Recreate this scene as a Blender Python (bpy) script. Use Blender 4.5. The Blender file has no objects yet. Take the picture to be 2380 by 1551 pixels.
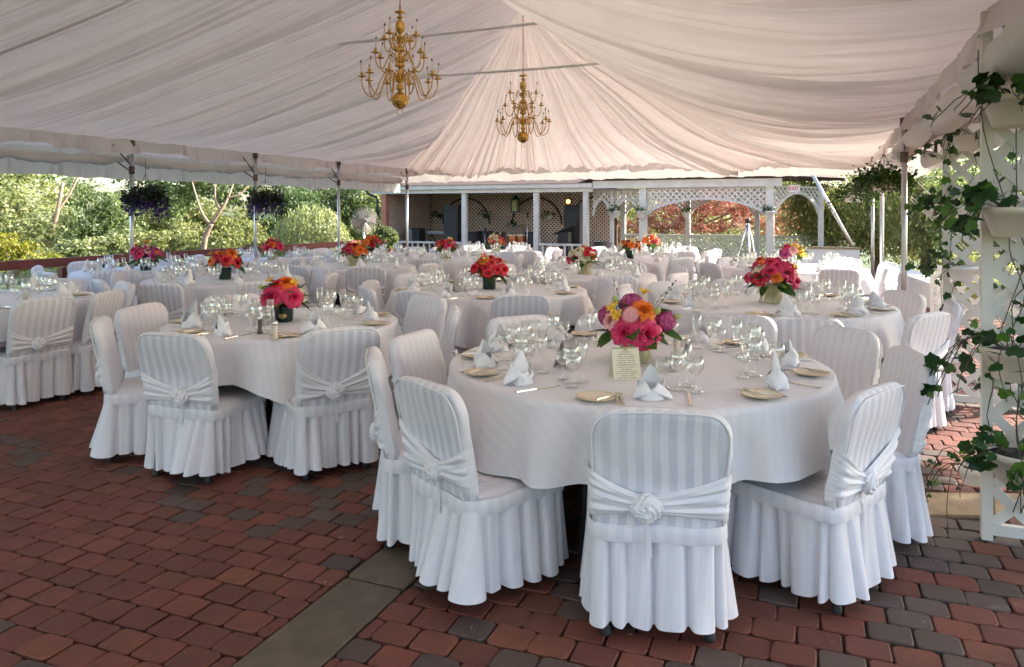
import bpy, math, random
import numpy as np
from mathutils import Vector, Matrix
random.seed(7); RNG = np.random.default_rng(7)
PI = math.pi; R_ = math.radians
scene = bpy.context.scene
col = scene.collection

# ------------------------------------------------------------------ camera
CAMH = 1.5
cam_d = bpy.data.cameras.new('camera'); cam = bpy.data.objects.new('camera', cam_d); col.objects.link(cam)
cam.location = (0, 0, CAMH); cam.rotation_euler = (R_(90), 0, 0)
cam_d.sensor_width = 36.0; cam_d.lens = 36.0 * 1750 / 2380; cam_d.shift_y = -(775.5 - 493) / 2380
cam_d.clip_start = 0.05; cam_d.clip_end = 2000
scene.camera = cam

# ------------------------------------------------------------------ sky and sun
SUN_AZ, SUN_EL = 74.0, 28.0        # azimuth clockwise from +Y, elevation
world = bpy.data.worlds.new('World'); scene.world = world; world.use_nodes = True
wn = world.node_tree; wn.nodes.clear()
sky = wn.nodes.new('ShaderNodeTexSky'); sky.sky_type = 'NISHITA'; sky.sun_disc = False
sky.sun_elevation = R_(SUN_EL); sky.sun_rotation = R_(SUN_AZ); sky.air_density = 1.0; sky.dust_density = 2.0
bg = wn.nodes.new('ShaderNodeBackground'); bg.inputs['Strength'].default_value = 0.15
wo = wn.nodes.new('ShaderNodeOutputWorld')
wn.links.new(sky.outputs[0], bg.inputs[0]); wn.links.new(bg.outputs[0], wo.inputs[0])
sl = bpy.data.lights.new('sun', 'SUN'); sl.energy = 5.0; sl.angle = R_(0.5); sl.color = (1.0, 0.95, 0.87)
so = bpy.data.objects.new('sun', sl); col.objects.link(so)
sd = Vector((math.cos(R_(SUN_EL)) * math.sin(R_(SUN_AZ)), math.cos(R_(SUN_EL)) * math.cos(R_(SUN_AZ)), math.sin(R_(SUN_EL))))
so.rotation_euler = sd.to_track_quat('Z', 'Y').to_euler(); so.location = sd * 60
scene.view_settings.view_transform = 'Standard'; scene.view_settings.look = 'None'
scene.view_settings.exposure = 1.95; scene.view_settings.gamma = 1.0
scene.view_settings.use_curve_mapping = False
cy = scene.cycles
cy.use_denoising = True; cy.max_bounces = 8; cy.diffuse_bounces = 4; cy.glossy_bounces = 3
cy.transmission_bounces = 6; cy.transparent_max_bounces = 24; cy.caustics_reflective = False; cy.caustics_refractive = False
cy.sample_clamp_indirect = 4.0; cy.use_adaptive_sampling = True; cy.adaptive_threshold = 0.02

# ------------------------------------------------------------------ helpers
def at(x, y, Y):
    return Vector(((x - 1190) / 1750 * Y, Y, CAMH - (y - 493) / 1750 * Y))
def on_z(x, y, z):
    return at(x, y, (CAMH - z) * 1750 / (y - 493))

def mesh(name, V, F, uv=None, smooth=True):
    me = bpy.data.meshes.new(name)
    V = V.tolist() if isinstance(V, np.ndarray) else [tuple(v) for v in V]
    F = F.tolist() if isinstance(F, np.ndarray) else F
    me.from_pydata(V, [], F)
    if uv is not None:
        uvl = me.uv_layers.new(name='UVMap')
        li = np.empty(len(me.loops), dtype=np.int32); me.loops.foreach_get('vertex_index', li)
        uvl.data.foreach_set('uv', np.asarray(uv, dtype=np.float32)[li].ravel())
    if smooth:
        me.polygons.foreach_set('use_smooth', np.ones(len(me.polygons), dtype=bool))
    me.update()
    return me

def link(name, data, mat=None, parent=None, loc=None, rot=None, scale=None):
    o = bpy.data.objects.new(name, data); col.objects.link(o)
    if mat is not None and data is not None:
        if len(data.materials) == 0: data.materials.append(mat)
        elif data.materials[0] is not mat:
            o.material_slots[0].link = 'OBJECT'; o.material_slots[0].material = mat
    if parent is not None: o.parent = parent
    if loc is not None: o.location = loc
    if rot is not None: o.rotation_euler = rot
    if scale is not None: o.scale = (scale,) * 3 if isinstance(scale, (int, float)) else scale
    return o

def tag(o, label, cat, group=None, kind=None):
    o['label'] = label; o['category'] = cat
    if group: o['group'] = group
    if kind: o['kind'] = kind
    return o
def thing(name, label, cat, loc=(0, 0, 0), rz=0.0, group=None, scale=None):
    o = link(name, None, loc=loc, rot=(0, 0, rz), scale=scale); o.empty_display_size = 0.1
    return tag(o, label, cat, group)
def struct(o): o['kind'] = 'structure'; return o
def stuff(o): o['kind'] = 'stuff'; return o

class MB:
    """collects shapes into one mesh"""
    def __init__(s): s.V = []; s.F = []; s.U = []
    def add(s, V, F, U=None):
        b = len(s.V); s.V.extend([tuple(map(float, v)) for v in V]); s.F.extend([[i + b for i in f] for f in F])
        s.U.extend([tuple(map(float, u)) for u in U] if U is not None else [(0, 0)] * len(V)); return s
    def box(s, c, d, M=None):
        x, y, z = d[0] / 2, d[1] / 2, d[2] / 2
        P = [Vector((i * x, j * y, k * z)) for i in (-1, 1) for j in (-1, 1) for k in (-1, 1)]
        if M is not None: P = [M @ p for p in P]
        P = [p + Vector(c) for p in P]
        return s.add(P, [[0, 1, 3, 2], [4, 6, 7, 5], [0, 4, 5, 1], [2, 3, 7, 6], [0, 2, 6, 4], [1, 5, 7, 3]])
    def bar(s, a, b, w, t=None, up=(0, 0, 1)):
        a = Vector(a); b = Vector(b); d = b - a; L = d.length; d.normalize(); up = Vector(up)
        if abs(d.dot(up)) > 0.98: up = Vector((1, 0, 0))
        x = d.cross(up).normalized(); y = x.cross(d).normalized()
        M = Matrix((x, d, y)).transposed(); t = t or w
        return s.box((a + b) / 2, (w, L, t), M)
    def tube(s, pts, r, n=8, cap=True):
        pts = [Vector(p) for p in pts]; m = len(pts)
        rr = r if hasattr(r, '__len__') else [r] * m
        V = []; F = []; ref = None
        for i, p in enumerate(pts):
            d = (pts[min(i + 1, m - 1)] - pts[max(i - 1, 0)]).normalized()
            if ref is None:
                ref = Vector((0, 0, 1)) if abs(d.z) < 0.9 else Vector((1, 0, 0))
            x = (ref - d * ref.dot(d)).normalized(); ref = x; y = d.cross(x)
            for k in range(n):
                a = 2 * PI * k / n
                V.append(p + (x * math.cos(a) + y * math.sin(a)) * rr[i])
        for i in range(m - 1):
            for k in range(n):
                F.append([i * n + k, i * n + (k + 1) % n, (i + 1) * n + (k + 1) % n, (i + 1) * n + k])
        if cap: F.append(list(range(n))[::-1]); F.append([(m - 1) * n + k for k in range(n)])
        return s.add(V, F)
    def lathe(s, prof, n=20, c=(0, 0, 0), close=True):
        V = []; F = []; m = len(prof)
        for r, z in prof:
            for k in range(n):
                a = 2 * PI * k / n; V.append((c[0] + r * math.cos(a), c[1] + r * math.sin(a), c[2] + z))
        for i in range(m - 1):
            for k in range(n):
                F.append([i * n + k, i * n + (k + 1) % n, (i + 1) * n + (k + 1) % n, (i + 1) * n + k])
        if close:
            if prof[0][0] > 1e-4: F.append(list(range(n))[::-1])
            if prof[-1][0] > 1e-4: F.append([(m - 1) * n + k for k in range(n)])
        return s.add(V, F)
    def grid(s, fn, nu, nv, uvfn=None):
        V = []; U = []
        for j in range(nv + 1):
            for i in range(nu + 1):
                V.append(fn(i / nu, j / nv)); U.append(uvfn(i / nu, j / nv) if uvfn else (i / nu, j / nv))
        F = [[j * (nu + 1) + i, j * (nu + 1) + i + 1, (j + 1) * (nu + 1) + i + 1, (j + 1) * (nu + 1) + i] for j in range(nv) for i in range(nu)]
        return s.add(V, F, U)
    def me(s, name, smooth=True):
        return mesh(name, s.V, s.F, s.U, smooth)
    def ob(s, name, mat, parent=None, smooth=True, **k):
        return link(name, s.me(name, smooth), mat, parent, **k)

def lerp(a, b, t): return a + (b - a) * t
def noise1(n, seed, octs=((1, 1.0),)):
    """periodic smooth random profile of n samples"""
    g = np.random.default_rng(seed); x = np.linspace(0, 2 * PI, n, endpoint=False); y = np.zeros(n)
    for f, a in octs:
        for k in range(max(1, int(f * 0.6)), int(f * 1.6) + 1):
            y += a / math.sqrt(max(1, f)) * g.normal() * np.sin(k * x + g.uniform(0, 2 * PI))
    return y

# ------------------------------------------------------------------ materials
MATS = {}
class NT:
    def __init__(s, name):
        s.m = bpy.data.materials.new(name); s.m.use_nodes = True; s.t = s.m.node_tree
        s.b = s.t.nodes['Principled BSDF']; s.out = s.t.nodes['Material Output']; MATS[name] = s.m
    def n(s, typ, **k):
        nd = s.t.nodes.new('ShaderNode' + typ)
        for a, v in k.items():
            if a.startswith('i_'):
                key = a[2:]; key = int(key) if key.isdigit() else key.replace('_', ' ')
                nd.inputs[key].default_value = v
            else: setattr(nd, a, v)
        return nd
    def l(s, a, b): s.t.links.new(a, b)
    def ramp(s, fac, stops, interp='LINEAR'):
        r = s.n('ValToRGB'); r.color_ramp.interpolation = interp
        e = r.color_ramp.elements
        while len(e) < len(stops): e.new(0.5)
        for el, (p, c) in zip(e, stops): el.position = p; el.color = (c[0], c[1], c[2], 1)
        s.l(fac, r.inputs[0]); return r.outputs[0]
    def mix(s, fac, a, b, mode='MIX'):
        m = s.n('Mix', data_type='RGBA', blend_type=mode)
        for sock, v in ((m.inputs[0], fac), (m.inputs[6], a), (m.inputs[7], b)):
            if hasattr(v, 'is_output'): s.l(v, sock)
            elif isinstance(v, (int, float)): sock.default_value = v
            else: sock.default_value = (v[0], v[1], v[2], 1)
        return m.outputs[2]
    def noise(s, scale, vec=None, detail=4.0, rough=0.55, out=0):
        t = s.n('TexNoise'); t.inputs['Scale'].default_value = scale; t.inputs['Detail'].default_value = detail; t.inputs['Roughness'].default_value = rough
        if vec is not None: s.l(vec, t.inputs['Vector'])
        return t.outputs[out]
    def bump(s, h, strength, dist=0.01):
        b = s.n('Bump'); b.inputs['Strength'].default_value = strength; b.inputs['Distance'].default_value = dist
        s.l(h, b.inputs['Height']); s.l(b.outputs[0], s.b.inputs['Normal']); return b.outputs[0]
    def coord(s, which='Object'):
        return s.n('TexCoord').outputs[which]
    def col(s, c): 
        if hasattr(c, 'is_output'): s.l(c, s.b.inputs['Base Color'])
        else: s.b.inputs['Base Color'].default_value = (c[0], c[1], c[2], 1)
    def set(s, **k):
        for a, v in k.items(): s.b.inputs[a.replace('_', ' ')].default_value = v
        return s

def simple(name, c, rough=0.5, metal=0.0, var=0.12, scale=8.0, bump=0.0, bscale=60.0):
    t = NT(name); co = t.coord(); nz = t.noise(scale, co)
    d = tuple(max(0, x * (1 - var)) for x in c); h = tuple(min(1, x * (1 + var)) for x in c)
    t.col(t.ramp(nz, [(0.3, d), (0.7, h)])); t.set(Roughness=rough, Metallic=metal)
    if bump: t.bump(t.noise(bscale, co), bump, 0.004)
    return t.m

def fabric(name, a, b, pitch=0.05, duty=0.55, trans=0.0, rough=0.7, wrinkle=0.25, wscale=9.0):
    """woven cloth with satin stripes along UV.y, spaced in UV.x metres"""
    t = NT(name); uv = t.n('UVMap').outputs[0]; co = t.coord()
    if pitch:
        sx = t.n('SeparateXYZ'); t.l(uv, sx.inputs[0])
        d = t.n('Math', operation='DIVIDE', i_1=pitch); t.l(sx.outputs[0], d.inputs[0])
        f = t.n('Math', operation='FRACT'); t.l(d.outputs[0], f.inputs[0])
        pp = t.n('Math', operation='PINGPONG', i_1=0.5); t.l(f.outputs[0], pp.inputs[0])
        mr = t.n('MapRange', interpolation_type='SMOOTHSTEP', i_1=duty / 2 - 0.03, i_2=duty / 2 + 0.03); t.l(pp.outputs[0], mr.inputs[0])
        c = t.mix(mr.outputs[0], b, a)
        rr = t.n('MapRange', i_3=rough - 0.18, i_4=rough + 0.1); t.l(mr.outputs[0], rr.inputs[0]); t.l(rr.outputs[0], t.b.inputs['Roughness'])
    else:
        c = t.mix(0.0, a, a); t.set(Roughness=rough)
    dirt = t.noise(3.0, co, 3.0)
    c = t.mix(t.ramp(dirt, [(0.35, (0, 0, 0)), (0.75, (1, 1, 1))]), c, tuple(x * 0.93 for x in a))
    t.col(c); t.set(Sheen_Weight=0.15, Sheen_Roughness=0.4)
    h1 = t.noise(wscale, co, 3.0); h2 = t.noise(700.0, co, 1.0)
    add = t.n('Math', operation='MULTIPLY_ADD', i_1=0.04); t.l(h2, add.inputs[0]); t.l(h1, add.inputs[2])
    t.bump(add.outputs[0], wrinkle, 0.02)
    if trans:
        tr = t.n('BsdfTranslucent'); t.l(c, tr.inputs[0]); ms = t.n('MixShader', i_0=trans)
        t.l(t.b.outputs[0], ms.inputs[1]); t.l(tr.outputs[0], ms.inputs[2]); t.l(ms.outputs[0], t.out.inputs[0])
    return t.m

def leafmat(name, stops, trans=0.35, rough=0.45, objvar=False, tint=(1.2, 1.25, 0.85)):
    """foliage: a colour per leaf, part of the light passing through"""
    t = NT(name)
    rnd = t.n('ObjectInfo').outputs['Random'] if objvar else t.n('NewGeometry').outputs['Random Per Island']
    c = t.ramp(rnd, stops)
    big = t.noise(0.6, t.n('NewGeometry').outputs['Position'], 2.0)
    c = t.mix(t.ramp(big, [(0.35, (0, 0, 0)), (0.7, (1, 1, 1))]), c, t.mix(1.0, c, (1.15, 1.08, 0.95), 'MULTIPLY'))
    t.col(c); t.set(Roughness=rough)
    tr = t.n('BsdfTranslucent'); t.l(t.mix(1.0, c, tint, 'MULTIPLY'), tr.inputs[0]); ms = t.n('MixShader', i_0=trans)
    t.l(t.b.outputs[0], ms.inputs[1]); t.l(tr.outputs[0], ms.inputs[2]); t.l(ms.outputs[0], t.out.inputs[0])
    return t.m

M_chair = fabric('chair_satin', (0.80, 0.785, 0.825), (0.61, 0.62, 0.695), 0.055, 0.52, wrinkle=0.3)
M_chair2 = fabric('chair_satin_soft', (0.80, 0.785, 0.82), (0.715, 0.71, 0.755), 0.055, 0.52, wrinkle=0.35)
M_plain = fabric('plain_satin', (0.82, 0.81, 0.84), (0.8, 0.8, 0.8), 0, wrinkle=0.3, rough=0.5, wscale=22)
M_cloth = fabric('tablecloth_damask', (0.81, 0.80, 0.83), (0.775, 0.765, 0.795), 0.05, 0.5, wrinkle=0.22, wscale=7)
def creases(m, pitch):
    """ironed fold lines across a cloth, as relief"""
    nt = m.node_tree; N = nt.nodes; b = next(n for n in N if n.type == 'BUMP'); uv = N.new('ShaderNodeUVMap'); sx = N.new('ShaderNodeSeparateXYZ'); nt.links.new(uv.outputs[0], sx.inputs[0]); prev = None
    for ax in (0, 1):
        d = N.new('ShaderNodeMath'); d.operation = 'DIVIDE'; d.inputs[1].default_value = pitch; nt.links.new(sx.outputs[ax], d.inputs[0])
        f = N.new('ShaderNodeMath'); f.operation = 'PINGPONG'; f.inputs[1].default_value = 0.5; nt.links.new(d.outputs[0], f.inputs[0])
        r = N.new('ShaderNodeMapRange'); r.inputs[1].default_value = 0.0; r.inputs[2].default_value = 0.03; r.inputs[3].default_value = 0.25; r.inputs[4].default_value = 0.0; nt.links.new(f.outputs[0], r.inputs[0])
        ad = N.new('ShaderNodeMath'); ad.operation = 'ADD'; src = b.inputs['Height'].links[0].from_socket; nt.links.new(src, ad.inputs[0]); nt.links.new(r.outputs[0], ad.inputs[1]); nt.links.new(ad.outputs[0], b.inputs['Height'])
creases(M_cloth, 0.62)
M_napkin = fabric('napkin_linen', (0.86, 0.86, 0.87), (0.8, 0.8, 0.8), 0, wrinkle=0.2, rough=0.8, wscale=30)
M_liner = fabric('tent_liner', (0.83, 0.735, 0.69), (0.8, 0.8, 0.8), 0, trans=0.17, rough=0.8, wrinkle=0.12, wscale=5)
M_valance = fabric('tent_valance', (0.83, 0.75, 0.73), (0.8, 0.8, 0.8), 0, trans=0.2, rough=0.8, wrinkle=0.3, wscale=10)
M_vinyl = fabric('tent_vinyl', (0.76, 0.72, 0.66), (0.8, 0.8, 0.8), 0, trans=0.15, rough=0.5, wrinkle=0.5, wscale=6)
M_skin = fabric('roof_vinyl', (0.82, 0.79, 0.74), (0.8, 0.8, 0.8), 0, trans=0.78, rough=0.5, wrinkle=0.2, wscale=3)
M_steel = simple('galvanised_steel', (0.55, 0.56, 0.58), 0.35, 0.8, 0.1, 5)
M_darkmetal = simple('dark_metal', (0.07, 0.065, 0.06), 0.5, 0.6)
M_rust = simple('rusty_bracket', (0.17, 0.125, 0.10), 0.8, 0.2, 0.4, 30)
M_white = simple('white_paint', (0.78, 0.77, 0.75), 0.5, 0, 0.06, 4, 0.15, 40)
M_trim = simple('shaded_white_paint', (0.60, 0.58, 0.55), 0.55, 0, 0.1, 5, 0.2, 40)  # white paint darkened: the pavilions' shade is put into the colour
M_cream = simple('cream_paint', (0.70, 0.66, 0.58), 0.5, 0, 0.06, 4, 0.15, 40)
M_potw = simple('white_plastic', (0.74, 0.72, 0.68), 0.4, 0, 0.08, 3)
M_potc = simple('cream_plastic', (0.68, 0.60, 0.48), 0.4, 0, 0.08, 3)
M_soil = simple('soil', (0.035, 0.025, 0.018), 0.95, 0, 0.4, 30, 0.5, 40)
M_black = simple('black_cover', (0.02, 0.02, 0.024), 0.6, 0, 0.2)
M_chrome = simple('chrome', (0.7, 0.69, 0.66), 0.18, 1.0, 0.05)
M_silver = simple('silver_plate', (0.72, 0.68, 0.60), 0.22, 1.0, 0.08)
M_china = simple('cream_china', (0.76, 0.67, 0.50), 0.2, 0, 0.03)
M_gilt = simple('gilt_rim', (0.62, 0.45, 0.18), 0.3, 1.0, 0.05)
M_brass = simple('polished_brass', (0.60, 0.35, 0.085), 0.22, 1.0, 0.18, 14)
M_candle = simple('ivory_candle', (0.75, 0.68, 0.5), 0.5, 0, 0.05)
M_red = simple('red_brown_timber', (0.17, 0.035, 0.025), 0.55, 0, 0.25, 6, 0.3, 30)
M_salmon = simple('salmon_paint', (0.46, 0.18, 0.12), 0.7, 0, 0.12, 5)
M_bark = simple('bark', (0.20, 0.14, 0.095), 0.9, 0, 0.35, 14, 0.6, 30)
M_palebark = simple('pale_bark', (0.30, 0.20, 0.135), 0.9, 0, 0.3, 10, 0.6, 30)
M_wood = simple('worn_timber', (0.30, 0.22, 0.13), 0.8, 0, 0.25, 9, 0.4, 50)
M_stone = simple('slate_slab', (0.115, 0.088, 0.058), 0.75, 0, 0.28, 7, 0.4, 40)
M_shingle = simple('roof_shingle', (0.11, 0.07, 0.055), 0.9, 0, 0.3, 20, 0.5, 30)
M_card = simple('cream_card', (0.80, 0.74, 0.56), 0.6, 0, 0.04)
M_grey = simple('grey_card', (0.36, 0.34, 0.33), 0.4, 0, 0.08)
M_greenvase = simple('green_vase', (0.012, 0.035, 0.028), 0.15, 0, 0.2)
M_orange_glow = None

def glassmat():
    t = NT('clear_glass'); t.t.nodes.remove(t.b)
    lw = t.n('LayerWeight'); lw.inputs['Blend'].default_value = 0.28
    tr = t.n('BsdfTransparent'); tr.inputs[0].default_value = (0.97, 0.98, 0.97, 1)
    gl = t.n('BsdfGlossy'); gl.inputs['Roughness'].default_value = 0.01; gl.inputs[0].default_value = (1, 1, 1, 1)
    mr = t.n('MapRange', i_1=0.0, i_2=1.0, i_3=0.07, i_4=0.9); t.l(lw.outputs['Facing'], mr.inputs[0])
    ms = t.n('MixShader'); t.l(mr.outputs[0], ms.inputs[0]); t.l(tr.outputs[0], ms.inputs[1]); t.l(gl.outputs[0], ms.inputs[2])
    t.l(ms.outputs[0], t.out.inputs[0]); return t.m
M_glass = glassmat()
def tullemat():
    t = NT('olive_tulle'); t.col((0.55, 0.50, 0.22)); t.set(Roughness=0.6)
    tr = t.n('BsdfTransparent'); ms = t.n('MixShader', i_0=0.55); t.l(tr.outputs[0], ms.inputs[1]); t.l(t.b.outputs[0], ms.inputs[2]); t.l(ms.outputs[0], t.out.inputs[0])
    return t.m
M_tulle = tullemat()
def emit(name, c, s):
    t = NT(name); t.col(c); t.b.inputs['Emission Color'].default_value = (c[0], c[1], c[2], 1); t.b.inputs['Emission Strength'].default_value = s; return t.m

def petal(name, a, b):
    t = NT(name); lw = t.noise(40.0, t.coord(), 2.0); c = t.ramp(lw, [(0.3, a), (0.7, b)])
    t.col(c); t.set(Roughness=0.5)
    tr = t.n('BsdfTranslucent'); t.l(c, tr.inputs[0]); ms = t.n('MixShader', i_0=0.12)
    t.l(t.b.outputs[0], ms.inputs[1]); t.l(tr.outputs[0], ms.inputs[2]); t.l(ms.outputs[0], t.out.inputs[0]); return t.m
P_hot = petal('hot_pink_petals', (0.62, 0.02, 0.10), (0.80, 0.05, 0.17))
P_mag = petal('magenta_petals', (0.42, 0.03, 0.19), (0.60, 0.09, 0.28))
P_red = petal('red_petals', (0.55, 0.01, 0.03), (0.75, 0.03, 0.05))
P_org = petal('orange_petals', (0.80, 0.13, 0.01), (0.90, 0.26, 0.02))
P_yel = petal('yellow_petals', (0.85, 0.50, 0.02), (0.90, 0.62, 0.05))
P_pink = petal('pale_pink_petals', (0.82, 0.36, 0.40), (0.88, 0.48, 0.48))
P_cream = petal('cream_petals', (0.78, 0.70, 0.48), (0.84, 0.79, 0.62))
P_green = petal('lime_buds', (0.38, 0.45, 0.12), (0.52, 0.55, 0.20))
L_bouq = leafmat('bouquet_leaf', [(0.0, (0.02, 0.07, 0.012)), (0.5, (0.045, 0.13, 0.02)), (1.0, (0.10, 0.19, 0.035))], 0.25, 0.35, True)
L_ivy = leafmat('ivy_leaf', [(0.0, (0.012, 0.04, 0.012)), (0.6, (0.03, 0.09, 0.02)), (1.0, (0.09, 0.20, 0.03))], 0.25, 0.35, True)
L_ivy_m = leafmat('ivy_foliage', [(0.0, (0.015, 0.05, 0.012)), (0.6, (0.04, 0.11, 0.02)), (1.0, (0.12, 0.20, 0.03))], 0.3, 0.4)
# ------------------------------------------------------------------ ground and paving
AU = Vector((0.387, 0.922, 0)).normalized(); AV = Vector((AU.y, -AU.x, 0))   # along and across the tent
QD = Vector((0.37, 0.929, 0)).normalized(); PD = Vector((QD.y, -QD.x, 0))    # paving courses
t = NT('lawn'); c = t.noise(0.35, t.n('NewGeometry').outputs['Position'], 6.0)
t.col(t.ramp(c, [(0.3, (0.045, 0.075, 0.02)), (0.55, (0.07, 0.10, 0.03)), (0.8, (0.12, 0.11, 0.05))])); t.set(Roughness=0.9)
gm = MB(); gm.grid(lambda u, v: ((u - .5) * 1200, (v - .3) * 1200, -0.12), 8, 8)
struct(gm.ob('ground', MATS['lawn']))
t = NT('joint_sand'); t.col(t.ramp(t.noise(60, t.coord()), [(0.3, (0.02, 0.014, 0.011)), (0.8, (0.06, 0.042, 0.032))])); t.set(Roughness=0.95)
def paver_material():
    t = NT('concrete_paver'); at_ = t.n('Attribute', attribute_type='GEOMETRY', attribute_name='tone')
    oi = t.n('ObjectInfo'); pos = t.n('NewGeometry').outputs['Position']
    sep = t.n('SeparateColor'); t.l(at_.outputs['Color'], sep.inputs[0])
    # alpha of the attribute is 0 on single pavers, whose tone is their own object colour
    base = t.mix(at_.outputs['Fac'], oi.outputs['Color'], at_.outputs['Color'])
    m = t.n('Math', operation='GREATER_THAN', i_1=0.001); t.l(at_.outputs['Fac'], m.inputs[0])
    base = t.mix(m.outputs[0], oi.outputs['Color'], at_.outputs['Color'])
    n1 = t.noise(9.0, pos, 5.0, 0.65); n2 = t.noise(160.0, pos, 2.0)
    base = t.mix(t.ramp(n1, [(0.35, (0, 0, 0)), (0.75, (0.5, 0.5, 0.5))]), base, (0.062, 0.032, 0.022))
    base = t.mix(t.ramp(n2, [(0.4, (0, 0, 0)), (0.8, (0.35, 0.35, 0.35))]), base, t.mix(1.0, base, (1.6, 1.5, 1.45), 'MULTIPLY'))
    n4 = t.noise(1.3, pos, 5.0, .6); base = t.mix(t.ramp(n4, [(0.45, (0, 0, 0)), (0.72, (0.45, 0.45, 0.45))]), base, t.mix(1.0, base, (0.62, 0.62, 0.64), 'MULTIPLY'))
    t.col(base); t.set(Roughness=0.7)
    ad = t.n('Math', operation='MULTIPLY_ADD', i_1=0.25); t.l(n2, ad.inputs[0]); t.l(n1, ad.inputs[2]); n3 = t.noise(45.0, pos, 3.0, .7); ad2 = t.n('Math', operation='MULTIPLY_ADD', i_1=0.5); t.l(n3, ad2.inputs[0]); t.l(ad.outputs[0], ad2.inputs[2]); t.bump(ad2.outputs[0], 0.5, 0.006)
    return t.m
M_paver = paver_material()
def paver_shape(L, D, seed, x0=None, x1=None):
    """outline with rounded corners and a chamfered top"""
    g = random.Random(seed); hx, hy = L / 2, D / 2; c = 0.019
    P = []
    for sx, sy in ((1, 1), (-1, 1), (-1, -1), (1, -1)):
        j = lambda: g.uniform(-.003, .003)
        a = (sx * (hx - c) + j(), sy * hy + j()); b = (sx * hx + j(), sy * (hy - c) + j()); m = (sx * (hx - c * .28) + j(), sy * (hy - c * .28) + j())
        P += [b, m, a] if sx * sy > 0 else [a, m, b]
    n = len(P); V = []
    for k, z in ((1.0, -0.05), (1.0, -0.0035)): V += [(x, y, z) for x, y in P]
    V += [(x * (1 - .005 / hx), y * (1 - .005 / hy), 0.0) for x, y in P]
    F = [[r * n + i, r * n + (i + 1) % n, (r + 1) * n + (i + 1) % n, (r + 1) * n + i] for r in range(2) for i in range(n)] + [[2 * n + i for i in range(n)]]
    return V, F
PL, PDp = 0.152, 0.130
bandA, bandB = Vector((-.933, 2.481, 0)), Vector((-.632, 2.481, 0))
bs0, bs1 = bandA.dot(PD), bandB.dot(PD)
BQ1 = on_z(915, 1268, 0).dot(QD)                     # far end of the slab band
strip_c = on_z(2200, 1172, 0)
def tone(x, y, g):
    r = 0.84 - 0.36 * (1 / (1 + math.exp(-(x - 0.3) * 2.0))) + 0.35 * math.sin(x * 1.7 + y * 2.3) * math.sin(y * 1.1 - x * .6)
    if y > 5: r += .15
    if g.random() < r: k = g.uniform(.75, 1.2); return (0.165 * k, 0.047 * k * g.uniform(.9, 1.12), 0.027 * k)
    k = g.uniform(.75, 1.2); return (0.098 * k, 0.066 * k, 0.052 * k)
g = random.Random(3); cells = []
r0, r1 = int(0.2 / PDp), int(21 / PDp)
for row in range(r0, r1):
    qc = row * PDp
    for k in range(int(-9.5 / PL), int(9 / PL)):
        pc = k * PL + (0.5 * PL if row % 2 else 0) + 0.03 * math.sin(row * 12.9)
        c0, c1 = pc - PL / 2, pc + PL / 2
        if qc < BQ1 and c1 > bs0 and c0 < bs1:       # cut by the slab band
            if c0 < bs0: c1 = bs0
            elif c1 > bs1: c0 = bs1
            else: continue
            if c1 - c0 < 0.035: continue
        m = PD * ((c0 + c1) / 2) + QD * qc
        if m.y < 1.6 or abs(m.x) > 0.75 * m.y + 1.2: continue
        rel = m - strip_c
        if abs(rel.y) < 0.2 and -0.36 < rel.x < 0.8: continue
        s_ = (m - Vector((.16, 10.38, 0))).dot(AV)
        if s_ < -6.2 or s_ > 6.2: continue
        cells.append((m.x, m.y, c1 - c0, tone(m.x, m.y, g), row * 100 + k))
ang = math.atan2(PD.y, PD.x)
pav = link('brick_pavement', None); struct(pav)
base = MB(); base.grid(lambda u, v: tuple(Vector((.16, 10.38, 0)) + AV * lerp(-6.3, 8.5, u) + AU * lerp(-13, 9, v) + Vector((0, 0, -.016))), 6, 6)
struct(base.ob('paving_bed', MATS['joint_sand'], pav))
infr = [c for c in cells if abs(c[0]) < 0.68 * c[1] + .05 and c[1] > 2.4 and (Vector((c[0], c[1])) - Vector((.62, 3.74))).length > .95]
infr.sort(key=lambda c: c[1]); near = set(id(c) for c in infr[:300])
shapes = {}
def paver_me(L, seed):
    key = (round(L, 3), seed % 5)
    if key not in shapes:
        V, F = paver_shape(L - .005, PDp - .005, seed % 5 + int(L * 1000)); shapes[key] = mesh('paver', V, F, smooth=False)
    return shapes[key]
bulk = MB(); tones = []
for c in cells:
    g2 = random.Random(c[4]); dz = g2.uniform(-.0035, .0035); tl = g2.uniform(-.012, .012), g2.uniform(-.012, .012)
    if id(c) in near:
        o = link('paver', paver_me(c[2], c[4]), M_paver, pav, loc=(c[0], c[1], dz), rot=(tl[0], tl[1], ang + g2.uniform(-.012, .012))); o.color = (*c[3], 1)
    else:
        V, F = paver_shape(c[2] - .005, PDp - .005, c[4] % 5 + 90)
        a = ang + g2.uniform(-.012, .012); ca, sa = math.cos(a), math.sin(a)
        bulk.add([(c[0] + x * ca - y * sa, c[1] + x * sa + y * ca, z + dz + x * tl[0] + y * tl[1]) for x, y, z in V], F); tones += [c[3]] * len(V)
bo = bulk.ob('paver_field', M_paver, pav, smooth=False); stuff(bo)
ca_ = bo.data.color_attributes.new('tone', 'FLOAT_COLOR', 'POINT')
ca_.data.foreach_set('color', np.array([(*t_, 1) for t_ in tones], dtype=np.float32).ravel())
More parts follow.
